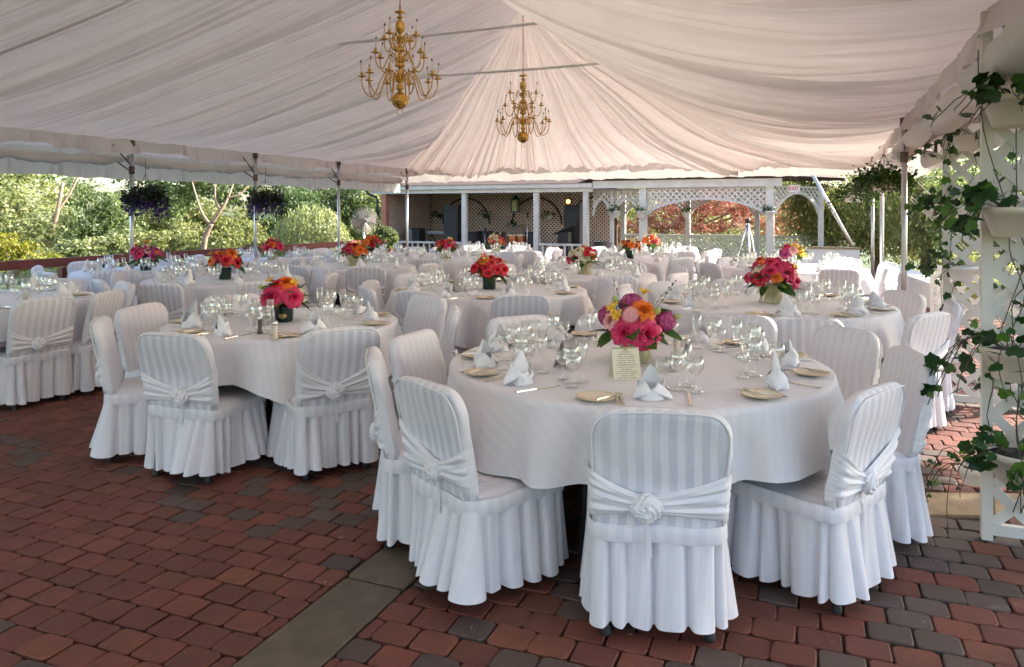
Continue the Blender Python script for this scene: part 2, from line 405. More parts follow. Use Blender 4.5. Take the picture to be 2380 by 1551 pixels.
# slab band: three slabs end to end, and a timber edging strip by the lattice
qs = [1.55, 2.05 + .25, 2.72, BQ1 - .02]
sl0 = Vector((PD * (bs0 + bs1) / 2)); wsl = bs1 - bs0 - .008
for a, b in ((1.6, BQ1 - .33), (BQ1 - .325, BQ1)):
    m = MB(); V, F = paver_shape(wsl, b - a - .006, 4); m.add(V, F)
    p = sl0 + QD * (a + b) / 2
    m.ob('stone_slab', M_stone, pav, smooth=False, loc=(p.x, p.y, .001), rot=(0, 0, ang))
m = MB(); V, F = paver_shape(1.1, .30, 8); m.add(V, F)
m.ob('timber_edging', M_wood, pav, smooth=False, loc=(strip_c.x + .2, strip_c.y, 0.004), rot=(0, 0, -.03))

lit = MB(); g = random.Random(12)
for k in range(70):
    Y = g.uniform(2.5, 6.5); x = g.uniform(-.66, .66) * Y; s_ = g.uniform(.004, .011); a = g.uniform(0, 6.28); c_, n_ = math.cos(a) * s_, math.sin(a) * s_
    lit.add([(x - c_, Y - n_, .005), (x + n_ * .5, Y - c_ * .5, .008), (x + c_, Y + n_, .006), (x - n_ * .5, Y + c_ * .5, .009)], [[0, 1, 2, 3]])
lo = lit.ob('litter', simple('dry_petal_bits', (0.34, 0.27, 0.16), .8, 0, .4, 40), smooth=False); stuff(lo); lo['label'] = 'tiny dry petals and leaf bits scattered on the paving'; lo['category'] = 'litter'
# ------------------------------------------------------------------ marquee
P0 = Vector((.16, 10.38, 0)); HW = 4.6; ZE, ZP = 2.45, 4.36; TN = -14.6
def tw(t_, s_, z): p = P0 + AU * t_ + AV * s_; return (p.x, p.y, z)
tent = thing('marquee_tent', 'large white frame tent with draped pleated ceiling over the banquet', 'tent', (P0.x, P0.y, 0))
tinv = Matrix.Translation((-P0.x, -P0.y, 0))
def tpart(m, name, mat, smooth=True):
    m.V = [(x - P0.x, y - P0.y, z) for x, y, z in m.V]
    return m.ob(name, mat, tent, smooth)
def sag_z(a, w, t_):
    sh = max(0, 4 * a * (1 - a)) ** .9
    amp = lerp(.14, .5, max(0, min(1, (w + 1) / 2)))
    return lerp(ZP, ZE, a) - amp * sh - .05 * sh * math.sin(2 * PI * t_ / 2.3 + .6) * lerp(.5, 1, (w + 1) / 2)
def pleat_profile(n, mean, seed, depth, knife=0.0):
    """irregular gathers, n samples, mean spacing in samples: rounded lobes, or knife tucks that drop and relax"""
    g = np.random.default_rng(seed); y = np.zeros(n); i = 0
    while i < n:
        w = max(4, int(mean * g.lognormal(0, .6))); d = depth * g.uniform(.15, 1.0) * min(1.8, w / mean) ** .5
        k = np.arange(min(w, n - i)) / w
        if g.random() < knife:
            v = -d * (1 - k) ** g.uniform(1.2, 2.6)
            if g.random() < .25: v = v[::-1]
            y[i:i + len(k)] = v
        else:
            sk = k ** g.uniform(.6, 1.6); y[i:i + len(k)] = -d * np.sin(PI * sk) ** .6
        i += w
    return y
def slope(sign, nt, ns, lean, layers, seed):
    """one long side of the liner; gathers run from ridge to eave, leaning by `lean` metres along the ridge"""
    profs = [(pleat_profile(nt + 1, mean, seed + 7 * k, depth, kn), e0) for k, (mean, depth, e0, kn) in enumerate(layers)]
    V = []; U = []; w0 = TN - max(0, lean)
    for j in range(ns + 1):
        a = j / ns
        for i in range(nt + 1):
            w = lerp(w0, HW + max(0, -lean), i / nt); t0 = w + lean * (1 - a); t_ = max(TN, min(t0, HW * a))
            ed = max(0, min(1, (HW * a - t0) / .12))
            z = sag_z(a, sign, t_)
            for pf, e0 in profs: z += ed * pf[i] * (e0 + (1 - e0) * math.sin(PI * min(1, a * .8))) * (.75 + .25 * math.sin(a * 6 + i * .05)) * (1 if a < .8 else lerp(1, .22, (a - .8) / .2))
            V.append(tw(t_, sign * HW * a, z)); U.append((t_, a * 5))
    F = [[j * (nt + 1) + i, j * (nt + 1) + i + 1, (j + 1) * (nt + 1) + i + 1, (j + 1) * (nt + 1) + i] for j in range(ns) for i in range(nt)]
    m = MB(); m.V = V; m.F = F; m.U = U; return m
tpart(slope(-1, 3400, 20, 1.6, ((150, .10, .6, .3), (27, .085, .6, .9), (11, .032, .55, .9)), 5), 'ceiling_liner', M_liner)
tpart(slope(1, 3400, 20, .3, ((170, .18, .35, .3), (30, .075, .35, .9), (12, .028, .35, .9)), 11), 'ceiling_liner', M_liner)
# hip end: gathers fan from the peak
nf, na = 1800, 18
pr = pleat_profile(nf + 1, 17, 21, .10, .85); pr2 = pleat_profile(nf + 1, 110, 22, .22, .4)
m = MB(); V = []
for j in range(na + 1):
    a = j / na
    for i in range(nf + 1):
        w = -1 + 2 * i / nf
        z = sag_z(a, w, HW * a) + (pr[i] + pr2[i] * .8) * (a ** .8) * (.9 if 0 < i < nf else 0)
        V.append(tw(HW * a, w * HW * a, z))
m.V = V; m.U = [(0, 0)] * len(V)
m.F = [[j * (nf + 1) + i, (j + 1) * (nf + 1) + i, (j + 1) * (nf + 1) + i + 1, j * (nf + 1) + i + 1] for j in range(na) for i in range(nf)]
tpart(m, 'ceiling_liner', M_liner)

# outer skin of the roof
for pts in (((TN, 0), (0, 0), (HW, -HW), (TN, -HW)), ((TN, 0), (0, 0), (HW, HW), (TN, HW)), ((0, 0), (0, 0), (HW, HW), (HW, -HW))):
    m = MB(); k_ = (HW + .46) / HW
    m.grid(lambda u, v: tw(lerp(lerp(pts[0][0], pts[1][0], u), lerp(pts[3][0], pts[2][0], u) * (k_ if abs(lerp(pts[3][0], pts[2][0], u)) <= HW else 1), v), lerp(lerp(pts[0][1], pts[1][1], u), lerp(pts[3][1], pts[2][1], u) * k_, v), lerp(ZP + .16, ZE + .05, v)), 30, 12)
    tpart(m, 'roof_skin', M_skin)
def ruffle(p0, p1, ztop, zbot, amp, per, seed, out, hemvar=.02, nz=5):
    """gathered strip hanging between two (t,s) points; out = outward (t,s) unit"""
    L = math.hypot(p1[0] - p0[0], p1[1] - p0[1]); n = max(20, int(L / per * 9))
    a1 = pleat_profile(n + 1, 9, seed, amp, .5); a2 = noise1(n + 1, seed + 1, ((12, 1.0), (40, .6)))
    m = MB(); V = []; U = []
    for j in range(nz + 1):
        v = j / nz
        for i in range(n + 1):
            u = i / n; o = a1[i] * (.3 + .9 * v) + .012 * a2[i] * v
            V.append(tw(lerp(p0[0], p1[0], u) + out[0] * o, lerp(p0[1], p1[1], u) + out[1] * o, lerp(ztop, zbot + hemvar * a2[i], v))); U.append((u * L, v))
    m.V = V; m.U = U
    m.F = [[j * (n + 1) + i, j * (n + 1) + i + 1, (j + 1) * (n + 1) + i + 1, (j + 1) * (n + 1) + i] for j in range(nz) for i in range(n)]
    return m
E = HW
lp = [-4.75, -2.44, -.12, 2.1, HW - .02]          # pole stations (t) along the side away from the lattice
tpart(ruffle((TN, -E), (E, -E), ZE + .01, 2.275, .085, .17, 31, (0, -1)), 'valance', M_valance)
tpart(ruffle((E, -E), (E, E), ZE + .02, 2.29, .05, .12, 32, (1, 0)), 'valance', M_valance)
tpart(ruffle((TN, E), (E, E), ZE + .04, 2.29, .08, .2, 33, (0, 1)), 'valance', M_valance)
tpart(ruffle((TN, -E - .42), (E + .4, -E - .42), 2.34, 1.95, .05, .16, 34, (0, -1), .012), 'outer_valance', M_vinyl)
tpart(ruffle((E + .42, -E - .4), (E + .42, E + .4), 2.50, 2.16, .008, .5, 35, (1, 0), .012), 'outer_valance', M_vinyl)
tpart(ruffle((TN, E + .42), (E + .4, E + .42), 2.36, 1.98, .02, .3, 36, (0, 1), .012), 'outer_valance', M_vinyl)
# eave soffit between liner and outer valance
for pts in (((TN, -E), (E, -E), (E + .42, -E - .42), (TN, -E - .42)), ((TN, E), (E, E), (E + .42, E + .42), (TN, E + .42)), ((E, -E), (E, E), (E + .42, E + .42), (E + .42, -E - .42))):
    m = MB(); m.grid(lambda u, v: tw(lerp(lerp(pts[0][0], pts[1][0], u), lerp(pts[3][0], pts[2][0], u), v), lerp(lerp(pts[0][1], pts[1][1], u), lerp(pts[3][1], pts[2][1], u), v), lerp(ZE + .03, 2.30 if pts[0][0] == TN else 2.47, v) + .012 * math.sin(u * 90)), 60, 3)
    tpart(m, 'eave_soffit', M_valance)
# rolled-up side curtains, one per bay, tied at the poles and in between
def roll(p0, p1, z, r, seed, sag=.04):
    n = 44; a = noise1(n + 1, seed, ((8, 1.0), (22, .8))); nn = 12
    g = np.random.default_rng(seed); m = MB(); V = []; F = []
    for i in range(n + 1):
        u = i / n; tie = min(abs(u - k) for k in (0.03, .35, .68, .97)); sq = .62 + .38 * min(1, tie / .07)
        zz = z - sag * math.sin(PI * u) + .008 * a[i]
        for k in range(nn):
            an = 2 * PI * k / nn; rr = r * sq * (1 + .10 * math.sin(3 * an + u * 19 + seed) + .05 * a[i] * math.sin(5 * an + i))
            ds = rr * math.cos(an); dz = rr * .9 * math.sin(an)
            o = (0, ds) if abs(p0[1] - p1[1]) < .01 else (ds, 0)
            V.append(tw(lerp(p0[0], p1[0], u) + o[0], lerp(p0[1], p1[1], u) + o[1], zz + dz))
    for i in range(n):
        for k in range(nn): F.append([i * nn + k, i * nn + (k + 1) % nn, (i + 1) * nn + (k + 1) % nn, (i + 1) * nn + k])
    m.V = V; m.F = F; m.U = [(0, 0)] * len(V); return m
tpart(roll((-8.0, -E - .1), (lp[0] - .05, -E - .1), 2.195, .075, 48), 'rolled_curtain', M_vinyl)
for i in range(4):
    tpart(roll((lp[i] + .05, -E - .1), (lp[i + 1] - .05, -E - .1), 2.195, .075, 40 + i), 'rolled_curtain', M_vinyl)
rp = [-1.2, 2.2, HW - .02]
tpart(roll((-6.5, E + .03), (rp[0] - .05, E + .03), 2.20, .115, 50, .03), 'rolled_curtain', M_vinyl)
for i in range(2):
    tpart(roll((rp[i] + .05, E + .03), (rp[i + 1] - .05, E + .03), 2.2, .105, 51 + i, .05), 'rolled_curtain', M_vinyl)
# poles, brackets
def pole(t_, s_, zt=2.42):
    m = MB(); m.tube([tw(t_, s_, 0.0), tw(t_, s_, zt)], .027, 12); o = tpart(m, 'pole', M_steel)
    b = MB(); b.tube([tw(t_, s_, 2.0), tw(t_, s_, 2.10)], .036, 10); b.tube([tw(t_, s_, 2.36), tw(t_, s_, 2.44)], .04, 10)
    d = -1 if s_ < 0 else 1
    b.bar(tw(t_, s_, 2.02), tw(t_, s_ + d * .36, 2.22), .013); b.bar(tw(t_, s_, 2.10), tw(t_ - .28, s_, 2.36), .013)
    b.V = [(x - P0.x, y - P0.y, z) for x, y, z in b.V]; b.ob('bracket', M_rust, o)
    f = MB(); f.box(tw(t_, s_, .012), (.16, .16, .012)); f.V = [(x - P0.x, y - P0.y, z) for x, y, z in f.V]; f.ob('base_plate', M_steel, o)
for t_ in lp: pole(t_, -E + .03)
for t_ in rp: pole(t_, E - .03)
# tie bars under the drape, covered in white sleeve
for t_, s0, s1, z in ((.1, -2.0, 2.1, 3.5), (-2.15, -2.35, 1.9, 3.52)):
    m = MB(); m.tube([tw(t_, lerp(s0, s1, k / 12), z - .02 * math.sin(PI * k / 12)) for k in range(13)], .018, 10); tpart(m, 'tie_bar', M_white)
# guy ropes with ratchets on the garden side
for t_, dz in ((2.2, 0), (HW, 0), (-1.2, 0), (5.2, .05)):
    m = MB(); a = tw(t_, E + .1, 2.25); b = tw(t_ + .4, E + 2.3, -.05); m.bar(a, b, .022, .006); tpart(m, 'guy_strap', M_cream)
m = MB(); m.tube([at(1884, 398, 14.0), at(1982, 572, 13.2)], .030, 10); tpart(m, 'leaning_prop', M_steel)
# ------------------------------------------------------------------ covered banquet chairs
BW, BT, ZTOP = .242, .036, .825
def back_y(z): return -.212 - .088 * max(0, (z - .36) / .46) ** 1.25
def back_w(z, zt=ZTOP):
    w = BW - .012 + .016 * (z - .4) / .4 - .012 * max(0, 1 - (z - .38) / .06); r = .095; z0 = zt - r
    if z > z0: w -= r * (1 - math.sqrt(max(0, 1 - ((z - z0) / r) ** 2))) * .95
    return w
def rear_y(x, z, off=0.0):
    w = back_w(z); k = min(1, abs(x) / w)
    return back_y(z) - (BT + off) * (1 - k ** 7) ** (1 / 4)
def footprint(n, hx, hy, cy0, e=5.0):
    th = np.linspace(0, 2 * PI, n, endpoint=False); c, s_ = np.cos(th), np.sin(th)
    x = np.sign(c) * np.abs(c) ** (2 / e) * hx; y = np.sign(s_) * np.abs(s_) ** (2 / e) * hy + cy0
    # even spacing
    X = np.append(x, x[0]); Y = np.append(y, y[0]); L = np.concatenate([[0], np.cumsum(np.hypot(np.diff(X), np.diff(Y)))])
    q = np.linspace(0, L[-1], n, endpoint=False); x = np.interp(q, L, X); y = np.interp(q, L, Y)
    nx = np.gradient(np.concatenate([y[-1:], y, y[:1]]))[1:-1]; ny = -np.gradient(np.concatenate([x[-1:], x, x[:1]]))[1:-1]
    l = np.hypot(nx, ny); return x, y, nx / l, ny / l, q
def chair_parts(seed):
    g = random.Random(seed); D = {}
    # backrest cover
    m = MB(); V = []; U = []; F = []; n = 44; lev = [.398 + .427 * (1 - (1 - k / 26) ** 1.35) for k in range(27)]
    nz = noise1(n, seed, ((4, 1.0), (9, .7)))
    for li, z in enumerate(lev):
        w = back_w(z); t_ = BT * (1 if z < ZTOP - .03 else math.sqrt(max(.02, 1 - ((z - ZTOP + .03) / .03) ** 2)))
        for k in range(n):
            a = 2 * PI * k / n; c, s_ = math.cos(a), math.sin(a)
            x = math.copysign(abs(c) ** (2 / 6), c) * w; yy = math.copysign(abs(s_) ** (2 / 3.2), s_) * t_
            crown = .012 * (1 - (x / BW) ** 2) * max(0, (z - .6) / .22)
            V.append((x + .0015 * nz[k] + .003 * math.sin(z * 17 + seed * 2.1), back_y(z) + yy + .003 * nz[k] * math.sin(z * 22 + seed) + .003 * math.sin(x * 21 + z * 13 + seed), z + crown + .004 * math.sin(x * 9 + seed))); U.append((x + .012, z))
    for i in range(len(lev) - 1):
        for k in range(n): F.append([i * n + k, i * n + (k + 1) % n, (i + 1) * n + (k + 1) % n, (i + 1) * n + k])
    F.append([(len(lev) - 1) * n + k for k in range(n)])
    m.V, m.F, m.U = V, F, U; me_ = m.me('backrest_cover'); me_.materials.append(M_chair); me_.materials.append(M_chair2)
    for p in me_.polygons:
        if p.normal.y > -.55 or abs(p.center.x) > .222: p.material_index = 1
    D['backrest_cover'] = (me_, M_chair)
    # piping round the rear face
    pts = []; side = []
    for k in range(22):
        z = lerp(.412, ZTOP - .014, 1 - (1 - k / 21) ** 1.7); side.append((back_w(min(ZTOP, z + .010)) - .012, z))
    outl = [(-x, z) for x, z in side] + [(lerp(-1, 1, k / 8) * side[-1][0], ZTOP - .012) for k in range(1, 8)] + side[::-1]
    for x, z in outl:
        zz = z + .012 * (1 - (x / BW) ** 2) * max(0, (z - .6) / .22)
        pts.append((x, rear_y(min(abs(x), back_w(z) * .9), min(z, ZTOP - .02)) - .001, zz))
    m = MB(); m.tube(pts, .0042, 5); D['piping'] = (m.me('piping'), M_plain)
    # seat cover
    m = MB(); n = 64; x, y, nx, ny, q = footprint(n, .232, .238, .01, 8.0)
    V = []; U = []; rings = [(0, .425), (.3, .424), (.6, .421), (.82, .416), (.93, .408), (.985, .395), (1.0, .378), (1.005, .35)]
    for r, z in rings:
        for k in range(n): V.append((x[k] * r, .01 + (y[k] - .01) * r, z + .003 * math.sin(x[k] * r * 18 + seed))); U.append((x[k] * r, y[k] * r))
    F = [[i * n + k, i * n + (k + 1) % n, (i + 1) * n + (k + 1) % n, (i + 1) * n + k] for i in range(len(rings) - 1) for k in range(n)]
    m.V, m.F, m.U = V, F, U; D['seat_cover'] = (m.me('seat_cover'), M_chair2)
    # waistband
    m = MB(); V = []; U = []; n = 72; x, y, nx, ny, q = footprint(n, .243, .255, -.004, 8.0)
    w2 = noise1(n, seed + 5, ((6, 1.0),))
    for o, z in ((-.004, .410), (.0, .407), (.002, .385), (.003, .362), (.0, .350)):
        for k in range(n): V.append((x[k] + nx[k] * o, y[k] + ny[k] * o, z + .003 * w2[k] - .004 * (y[k] < -.1))); U.append((q[k], z))
    F = [[(i + 1) * n + k, (i + 1) * n + (k + 1) % n, i * n + (k + 1) % n, i * n + k] for i in range(4) for k in range(n)]
    m.V, m.F, m.U = V, F, U; D['waistband'] = (m.me('waistband'), M_chair2)
    # pleated skirt
    m = MB(); n = 320; x, y, nx, ny, q = footprint(n, .241, .252, -.004, 8.0); per = q[-1] + q[1]
    gg = np.random.default_rng(seed + 50); edges = [0.0]
    while edges[-1] < 1: edges.append(edges[-1] + gg.uniform(.026, .068))
    edges = np.array(edges) / edges[-1]; amp = gg.uniform(.3, 1.15, len(edges)); skew = gg.uniform(.4, 2.4, len(edges)); frac = q / per
    idx = np.searchsorted(edges, frac, side='right') - 1; idx = np.clip(idx, 0, len(edges) - 2)
    loc_ = (frac - edges[idx]) / (edges[idx + 1] - edges[idx]); lobe = (np.sin(PI * loc_ ** skew[idx]) ** .33) * amp[idx]
    dc = np.min(np.abs(frac[:, None] - edges[None, :]), axis=1) * per; notch = np.exp(-(dc / .011) ** 2)
    lng = noise1(n, seed + 60, ((3, 1.0), (7, .6))); V = []; U = []; nl = 12
    for j in range(nl + 1):
        v = j / nl; z = .368 - .312 * v
        drift = np.roll(lobe, int(round(1.5 * v * math.sin(seed))))
        off = -.008 + .030 * v ** 1.15 + drift * (.013 + .027 * v ** .8) - .018 * v ** .7 + .026 * v * lng - notch * (.018 + .014 * v)
        for k in range(n):
            V.append((x[k] + nx[k] * off[k], y[k] + ny[k] * off[k], z + .008 * v * lng[k] - .012 * v * lobe[k])); U.append((q[k] + .05 * v * lobe[k], z))
    F = [[(j + 1) * n + k, (j + 1) * n + (k + 1) % n, j * n + (k + 1) % n, j * n + k] for j in range(nl) for k in range(n)]
    m.V, m.F, m.U = V, F, U; D['skirt'] = (m.me('skirt'), M_chair2)
    # sash: two gathered wings drawn to the knot
    m = MB(); kx = g.uniform(-.06, .05); kz = .478 + g.uniform(-.018, .025)
    for sgn in (-1, 1):
        topz = .66 + g.uniform(-.035, .03); botz = .418 + g.uniform(-.012, .02); ni, nj = 20, 26
        ph = [g.uniform(0, 6.28) for _ in range(4)]
        def fn(u, v, sgn=sgn, topz=topz, botz=botz, ph=ph):
            z = lerp(lerp(topz, botz, v), kz + .030 - .060 * v, u ** .86)
            z -= .010 * math.sin(PI * u) * (1 - v)
            xe = sgn * back_w(z)
            if u < .12:
                x_ = xe * 1.004; y_ = back_y(z) + BT * .5 * (1 - u / .12) - BT * .75 * (u / .12) - .004
                gat = .004 * abs(math.sin(v * 31 + ph[0])) ; x_ += sgn * (gat + .001)
                return (x_, y_, z + .004 * math.sin(v * 23))
            uu = (u - .12) / .88; x_ = lerp(xe * .997, kx, uu)
            fold = (.5 + .5 * math.sin(v * 21 + ph[1] + uu * 2.2)) ** 1.5 * .6 + (.5 + .5 * math.sin(v * 37 + ph[2] - uu * 1.5)) * .4
            off = .006 + fold * (.018 - .006 * uu) + .022 * uu ** 2 * (1 - abs(2 * v - 1)) ** .5
            edge = min(1, min(v, 1 - v) / .06); off *= (.25 + .75 * edge)
            return (x_, rear_y(x_, z) - off, z)
        m.grid(fn, ni, nj, lambda u, v: (v * .2, u * .3))
    D['sash'] = (m.me('sash'), M_plain)
    # knotted rosette
    m = MB(); yc = rear_y(0, kz) - .026; p1, p2, p3 = (g.uniform(0, 6) for _ in range(3)); br = g.uniform(.041, .050)
    def ball(u, v):
        a = u * 2 * PI; ph = v * 2.55; rim = math.sin(ph)
        sw = abs(math.sin(2.5 * a + 5.2 * ph + p1 + .9 * math.sin(3 * a + p2))) ** .7; fine = abs(math.sin(7 * a - 6 * ph + p3 + 1.3 * math.sin(2 * a + p1)))
        r = br * (.74 + .30 * sw * (.35 + .65 * rim) + .13 * fine * rim + .05 * math.sin(4 * a + p2))
        return (kx + r * rim * math.cos(a), yc - r * .72 * math.cos(ph), kz - .004 + r * rim * math.sin(a) * .98)
    m.grid(ball, 72, 26)
    D['rosette'] = (m.me('rosette'), M_plain)
    # loose tie end under the knot
    m = MB(); dx = g.uniform(-.02, .03)
    m.grid(lambda u, v: (kx + dx * v + (u - .5) * .016, rear_y(kx, lerp(kz, .36, v)) - .012 - .012 * v, lerp(kz - .02, .30, v)), 2, 8)
    D['tie_end'] = (m.me('tie_end'), M_plain)
    return D
LEG = MB(); LEG.bar((0, .04, .36), (0, 0, .028), .024, .018); LEGM = LEG.me('leg', False)
CAP = MB(); CAP.lathe([(.019, 0), (.020, .004), (.018, .03), (.012, .034)], 10); CAPM = CAP.me('foot_cap')
CH = [chair_parts(s) for s in (101, 102, 103, 104, 105, 106, 107, 108)]
M_legsteel = simple('chair_leg_steel', (0.20, 0.20, 0.21), 0.4, 0.7)
M_rubber = simple('rubber_cap', (0.015, 0.015, 0.017), 0.6)
NCH = [0]
def put_chair(x, y, face, label, group, detail=2, flat=False):
    """face: heading of the sitter, radians from +X"""
    k = NCH[0]; NCH[0] += 1; g = random.Random(900 + k)
    t_ = thing('banquet_chair', label, 'chair', (x, y, 0), face - PI / 2, group, (g.uniform(.985, 1.02), 1, g.uniform(.985, 1.015)))
    D = CH[g.randrange(len(CH))]; Dk, Db = CH[g.randrange(len(CH))], CH[g.randrange(len(CH))]
    if g.random() < .5: t_.scale.x = -t_.scale.x
    names = ['backrest_cover', 'seat_cover', 'skirt', 'sash', 'rosette'] + (['waistband', 'piping', 'tie_end'] if detail >= 2 else [])
    for nm in names: q = Dk if nm in ('skirt', 'waistband') else (Db if nm in ('backrest_cover', 'seat_cover') else D); link(nm, q[nm][0], q[nm][1], t_)
    if detail >= 2:
        for sx, sy in ((-1, -1), (1, -1), (-1, 1), (1, 1)):
            lg = link('leg', LEGM, M_legsteel, t_, loc=(sx * .178, -.226 if sy < 0 else .21, 0), rot=(0, 0, 0 if sy < 0 else PI)); link('foot_cap', CAPM, M_rubber, lg)
    return t_
# ------------------------------------------------------------------ tables and settings
CLOCK = ['twelve', 'one', 'two', 'three', 'four', 'five', 'six', 'seven', 'eight', 'nine', 'ten', 'eleven']
def clock(dx, dy, cx, cy_):
    """o'clock round a table as the photograph shows it, six nearest the viewer"""
    v = Vector((cx, cy_)).normalized(); a = math.atan2(dx * v.y - dy * v.x, dx * v.x + dy * v.y)
    return (math.degrees(a) / 30) % 12
def cloth_mesh(Rt, half, seed, square):
    n = 200; th = np.linspace(0, 2 * PI, n, endpoint=False); g = np.random.default_rng(seed)
    if square:
        rot = g.uniform(0, PI / 2); c = np.maximum(np.abs(np.cos(th + rot)), np.abs(np.sin(th + rot))); d = np.minimum(half / c, half * 1.33) - Rt
    else: d = np.full(n, half - Rt) + .012 * noise1(n, seed, ((3, 1.0),))
    fold = noise1(n, seed + 1, ((9, 1.0), (17, .8), (30, .3))); fold = fold / np.abs(fold).max()
    fold = np.sign(fold) * np.abs(fold) ** .8
    V = [(0, 0, .757)]; U = [(0, 0)]; F = []
    for r in (.25, .5, .75, .93, .985, 1.0):
        for k in range(n): V.append((Rt * r * math.cos(th[k]), Rt * r * math.sin(th[k]), .757 - (.006 if r == 1.0 else 0))); U.append(V[-1][:2])
    nd = 12
    for j in range(1, nd + 1):
        v = j / nd
        for k in range(n):
            dd = d[k] * v; sm = min(1, dd / .12)
            rad = Rt + .012 * sm + .06 * dd + fold[k] * (.012 + .24 * dd) * sm
            V.append((rad * math.cos(th[k]), rad * math.sin(th[k]), .751 - dd * .97 + .004 * sm)); U.append(((Rt + dd) * math.cos(th[k]), (Rt + dd) * math.sin(th[k])))
    F += [[0, 1 + k, 1 + (k + 1) % n] for k in range(n)]
    R = 6 + nd
    F += [[1 + i * n + k, 1 + (i + 1) * n + k, 1 + (i + 1) * n + (k + 1) % n, 1 + i * n + (k + 1) % n] for i in range(R - 1) for k in range(n)]
    return mesh('tablecloth', V, F, U)
TOPM = {}
def table(cx, cy_, Rt, tname, seed, square=False, drop=.30):
    g = random.Random(seed)
    t_ = thing('banquet_table', 'round folding table hidden under the cloth of ' + tname, 'table', (cx, cy_, 0), g.uniform(0, 6), 'round banquet tables')
    m = MB(); m.lathe([(0, .722), (Rt - .01, .722), (Rt - .002, .735), (Rt - .006, .752), (0, .752)], 48, close=False); m.ob('tabletop', M_wood, t_)
    for sx, sy in ((-1, -1), (1, -1), (-1, 1), (1, 1)):
        m = MB(); m.tube([(sx * Rt * .5, sy * Rt * .4, .722), (sx * Rt * .55, sy * Rt * .4, 0)], .014, 8); m.ob('leg', M_darkmetal, t_)
    c = link('tablecloth', cloth_mesh(Rt + .004, Rt + drop, seed, square), M_cloth, loc=(cx, cy_, 0), rot=(0, 0, g.uniform(-.2, .2) + .35))
    tag(c, 'white striped tablecloth spread over ' + tname, 'tablecloth', 'white tablecloths')
# --- tableware meshes
def lathe_me(name, prof, n=24): m = MB(); m.lathe(prof, n, close=False); return m.me(name)
GOB = lathe_me('water_goblet', [(0, .002), (.034, .003), (.035, .005), (.012, .010), (.005, .018), (.0042, .05), (.005, .066), (.010, .074), (.026, .088), (.036, .108), (.038, .128), (.035, .150), (.0305, .172), (.0298, .172), (.0342, .150), (.0372, .128), (.035, .109), (.025, .090), (.004, .078)])
WIN = lathe_me('wine_glass', [(0, .002), (.031, .003), (.032, .005), (.011, .009), (.0045, .016), (.004, .06), (.009, .068), (.026, .080), (.034, .098), (.034, .115), (.0285, .142), (.0278, .142), (.0332, .115), (.033, .099), (.025, .082), (.004, .072)])
FLU = lathe_me('tall_glass', [(0, .002), (.030, .003), (.031, .005), (.010, .010), (.0042, .018), (.004, .07), (.010, .082), (.020, .105), (.0235, .14), (.0215, .195), (.0207, .195), (.0225, .14), (.019, .107), (.003, .085)])
SMA = lathe_me('small_wine_glass', [(r * .86, z * .88) for r, z in [(0, .002), (.031, .003), (.032, .005), (.011, .009), (.0045, .016), (.004, .06), (.009, .068), (.026, .080), (.034, .098), (.034, .115), (.0285, .142), (.0278, .142), (.0332, .115), (.033, .099), (.025, .082), (.004, .072)]])
PLA = lathe_me('bread_plate', [(0, .004), (.045, .004), (.052, .006), (.074, .013), (.079, .015), (.079, .017), (.073, .0155), (.05, .009), (.042, .0065), (0, .0065)], 36)
RIM = MB(); RIM.tube([(.0785 * math.cos(k / 36 * 2 * PI), .0785 * math.sin(k / 36 * 2 * PI), .0165) for k in range(37)], .0012, 5, False); RIMM = RIM.me('gilt_edge')
def cutlery(kind):
    m = MB()
    if kind == 'knife':
        m.add(*flat([(-.008, 0), (.008, 0), (.0065, .10), (-.0065, .10)], .006)); m.add(*flat([(-.006, .10), (.006, .10), (.0095, .16), (.006, .215), (-.002, .225), (-.006, .20)], .0025))
    else:
        m.add(*flat([(-.0075, 0), (.0075, 0), (.003, .075), (.003, .12), (-.003, .12), (-.003, .075)], .004)); m.add(*flat([(-.003, .12), (.003, .12), (.012, .138), (.012, .15), (-.012, .15), (-.012, .138)], .003))
        for k in range(4): x = -.0102 + k * .0068; m.add(*flat([(x - .0018, .15), (x + .0018, .15), (x + .0012, .195), (x - .0012, .195)], .0025))
    return m.me(kind, False)
def flat(P, h):
    n = len(P); V = [(x, y, 0) for x, y in P] + [(x * .8, y, h) for x, y in P]
    return V, [list(range(n))[::-1], list(range(n, 2 * n))] + [[i, (i + 1) % n, n + (i + 1) % n, n + i] for i in range(n)]
KNI, FOR = cutlery('knife'), cutlery('fork')
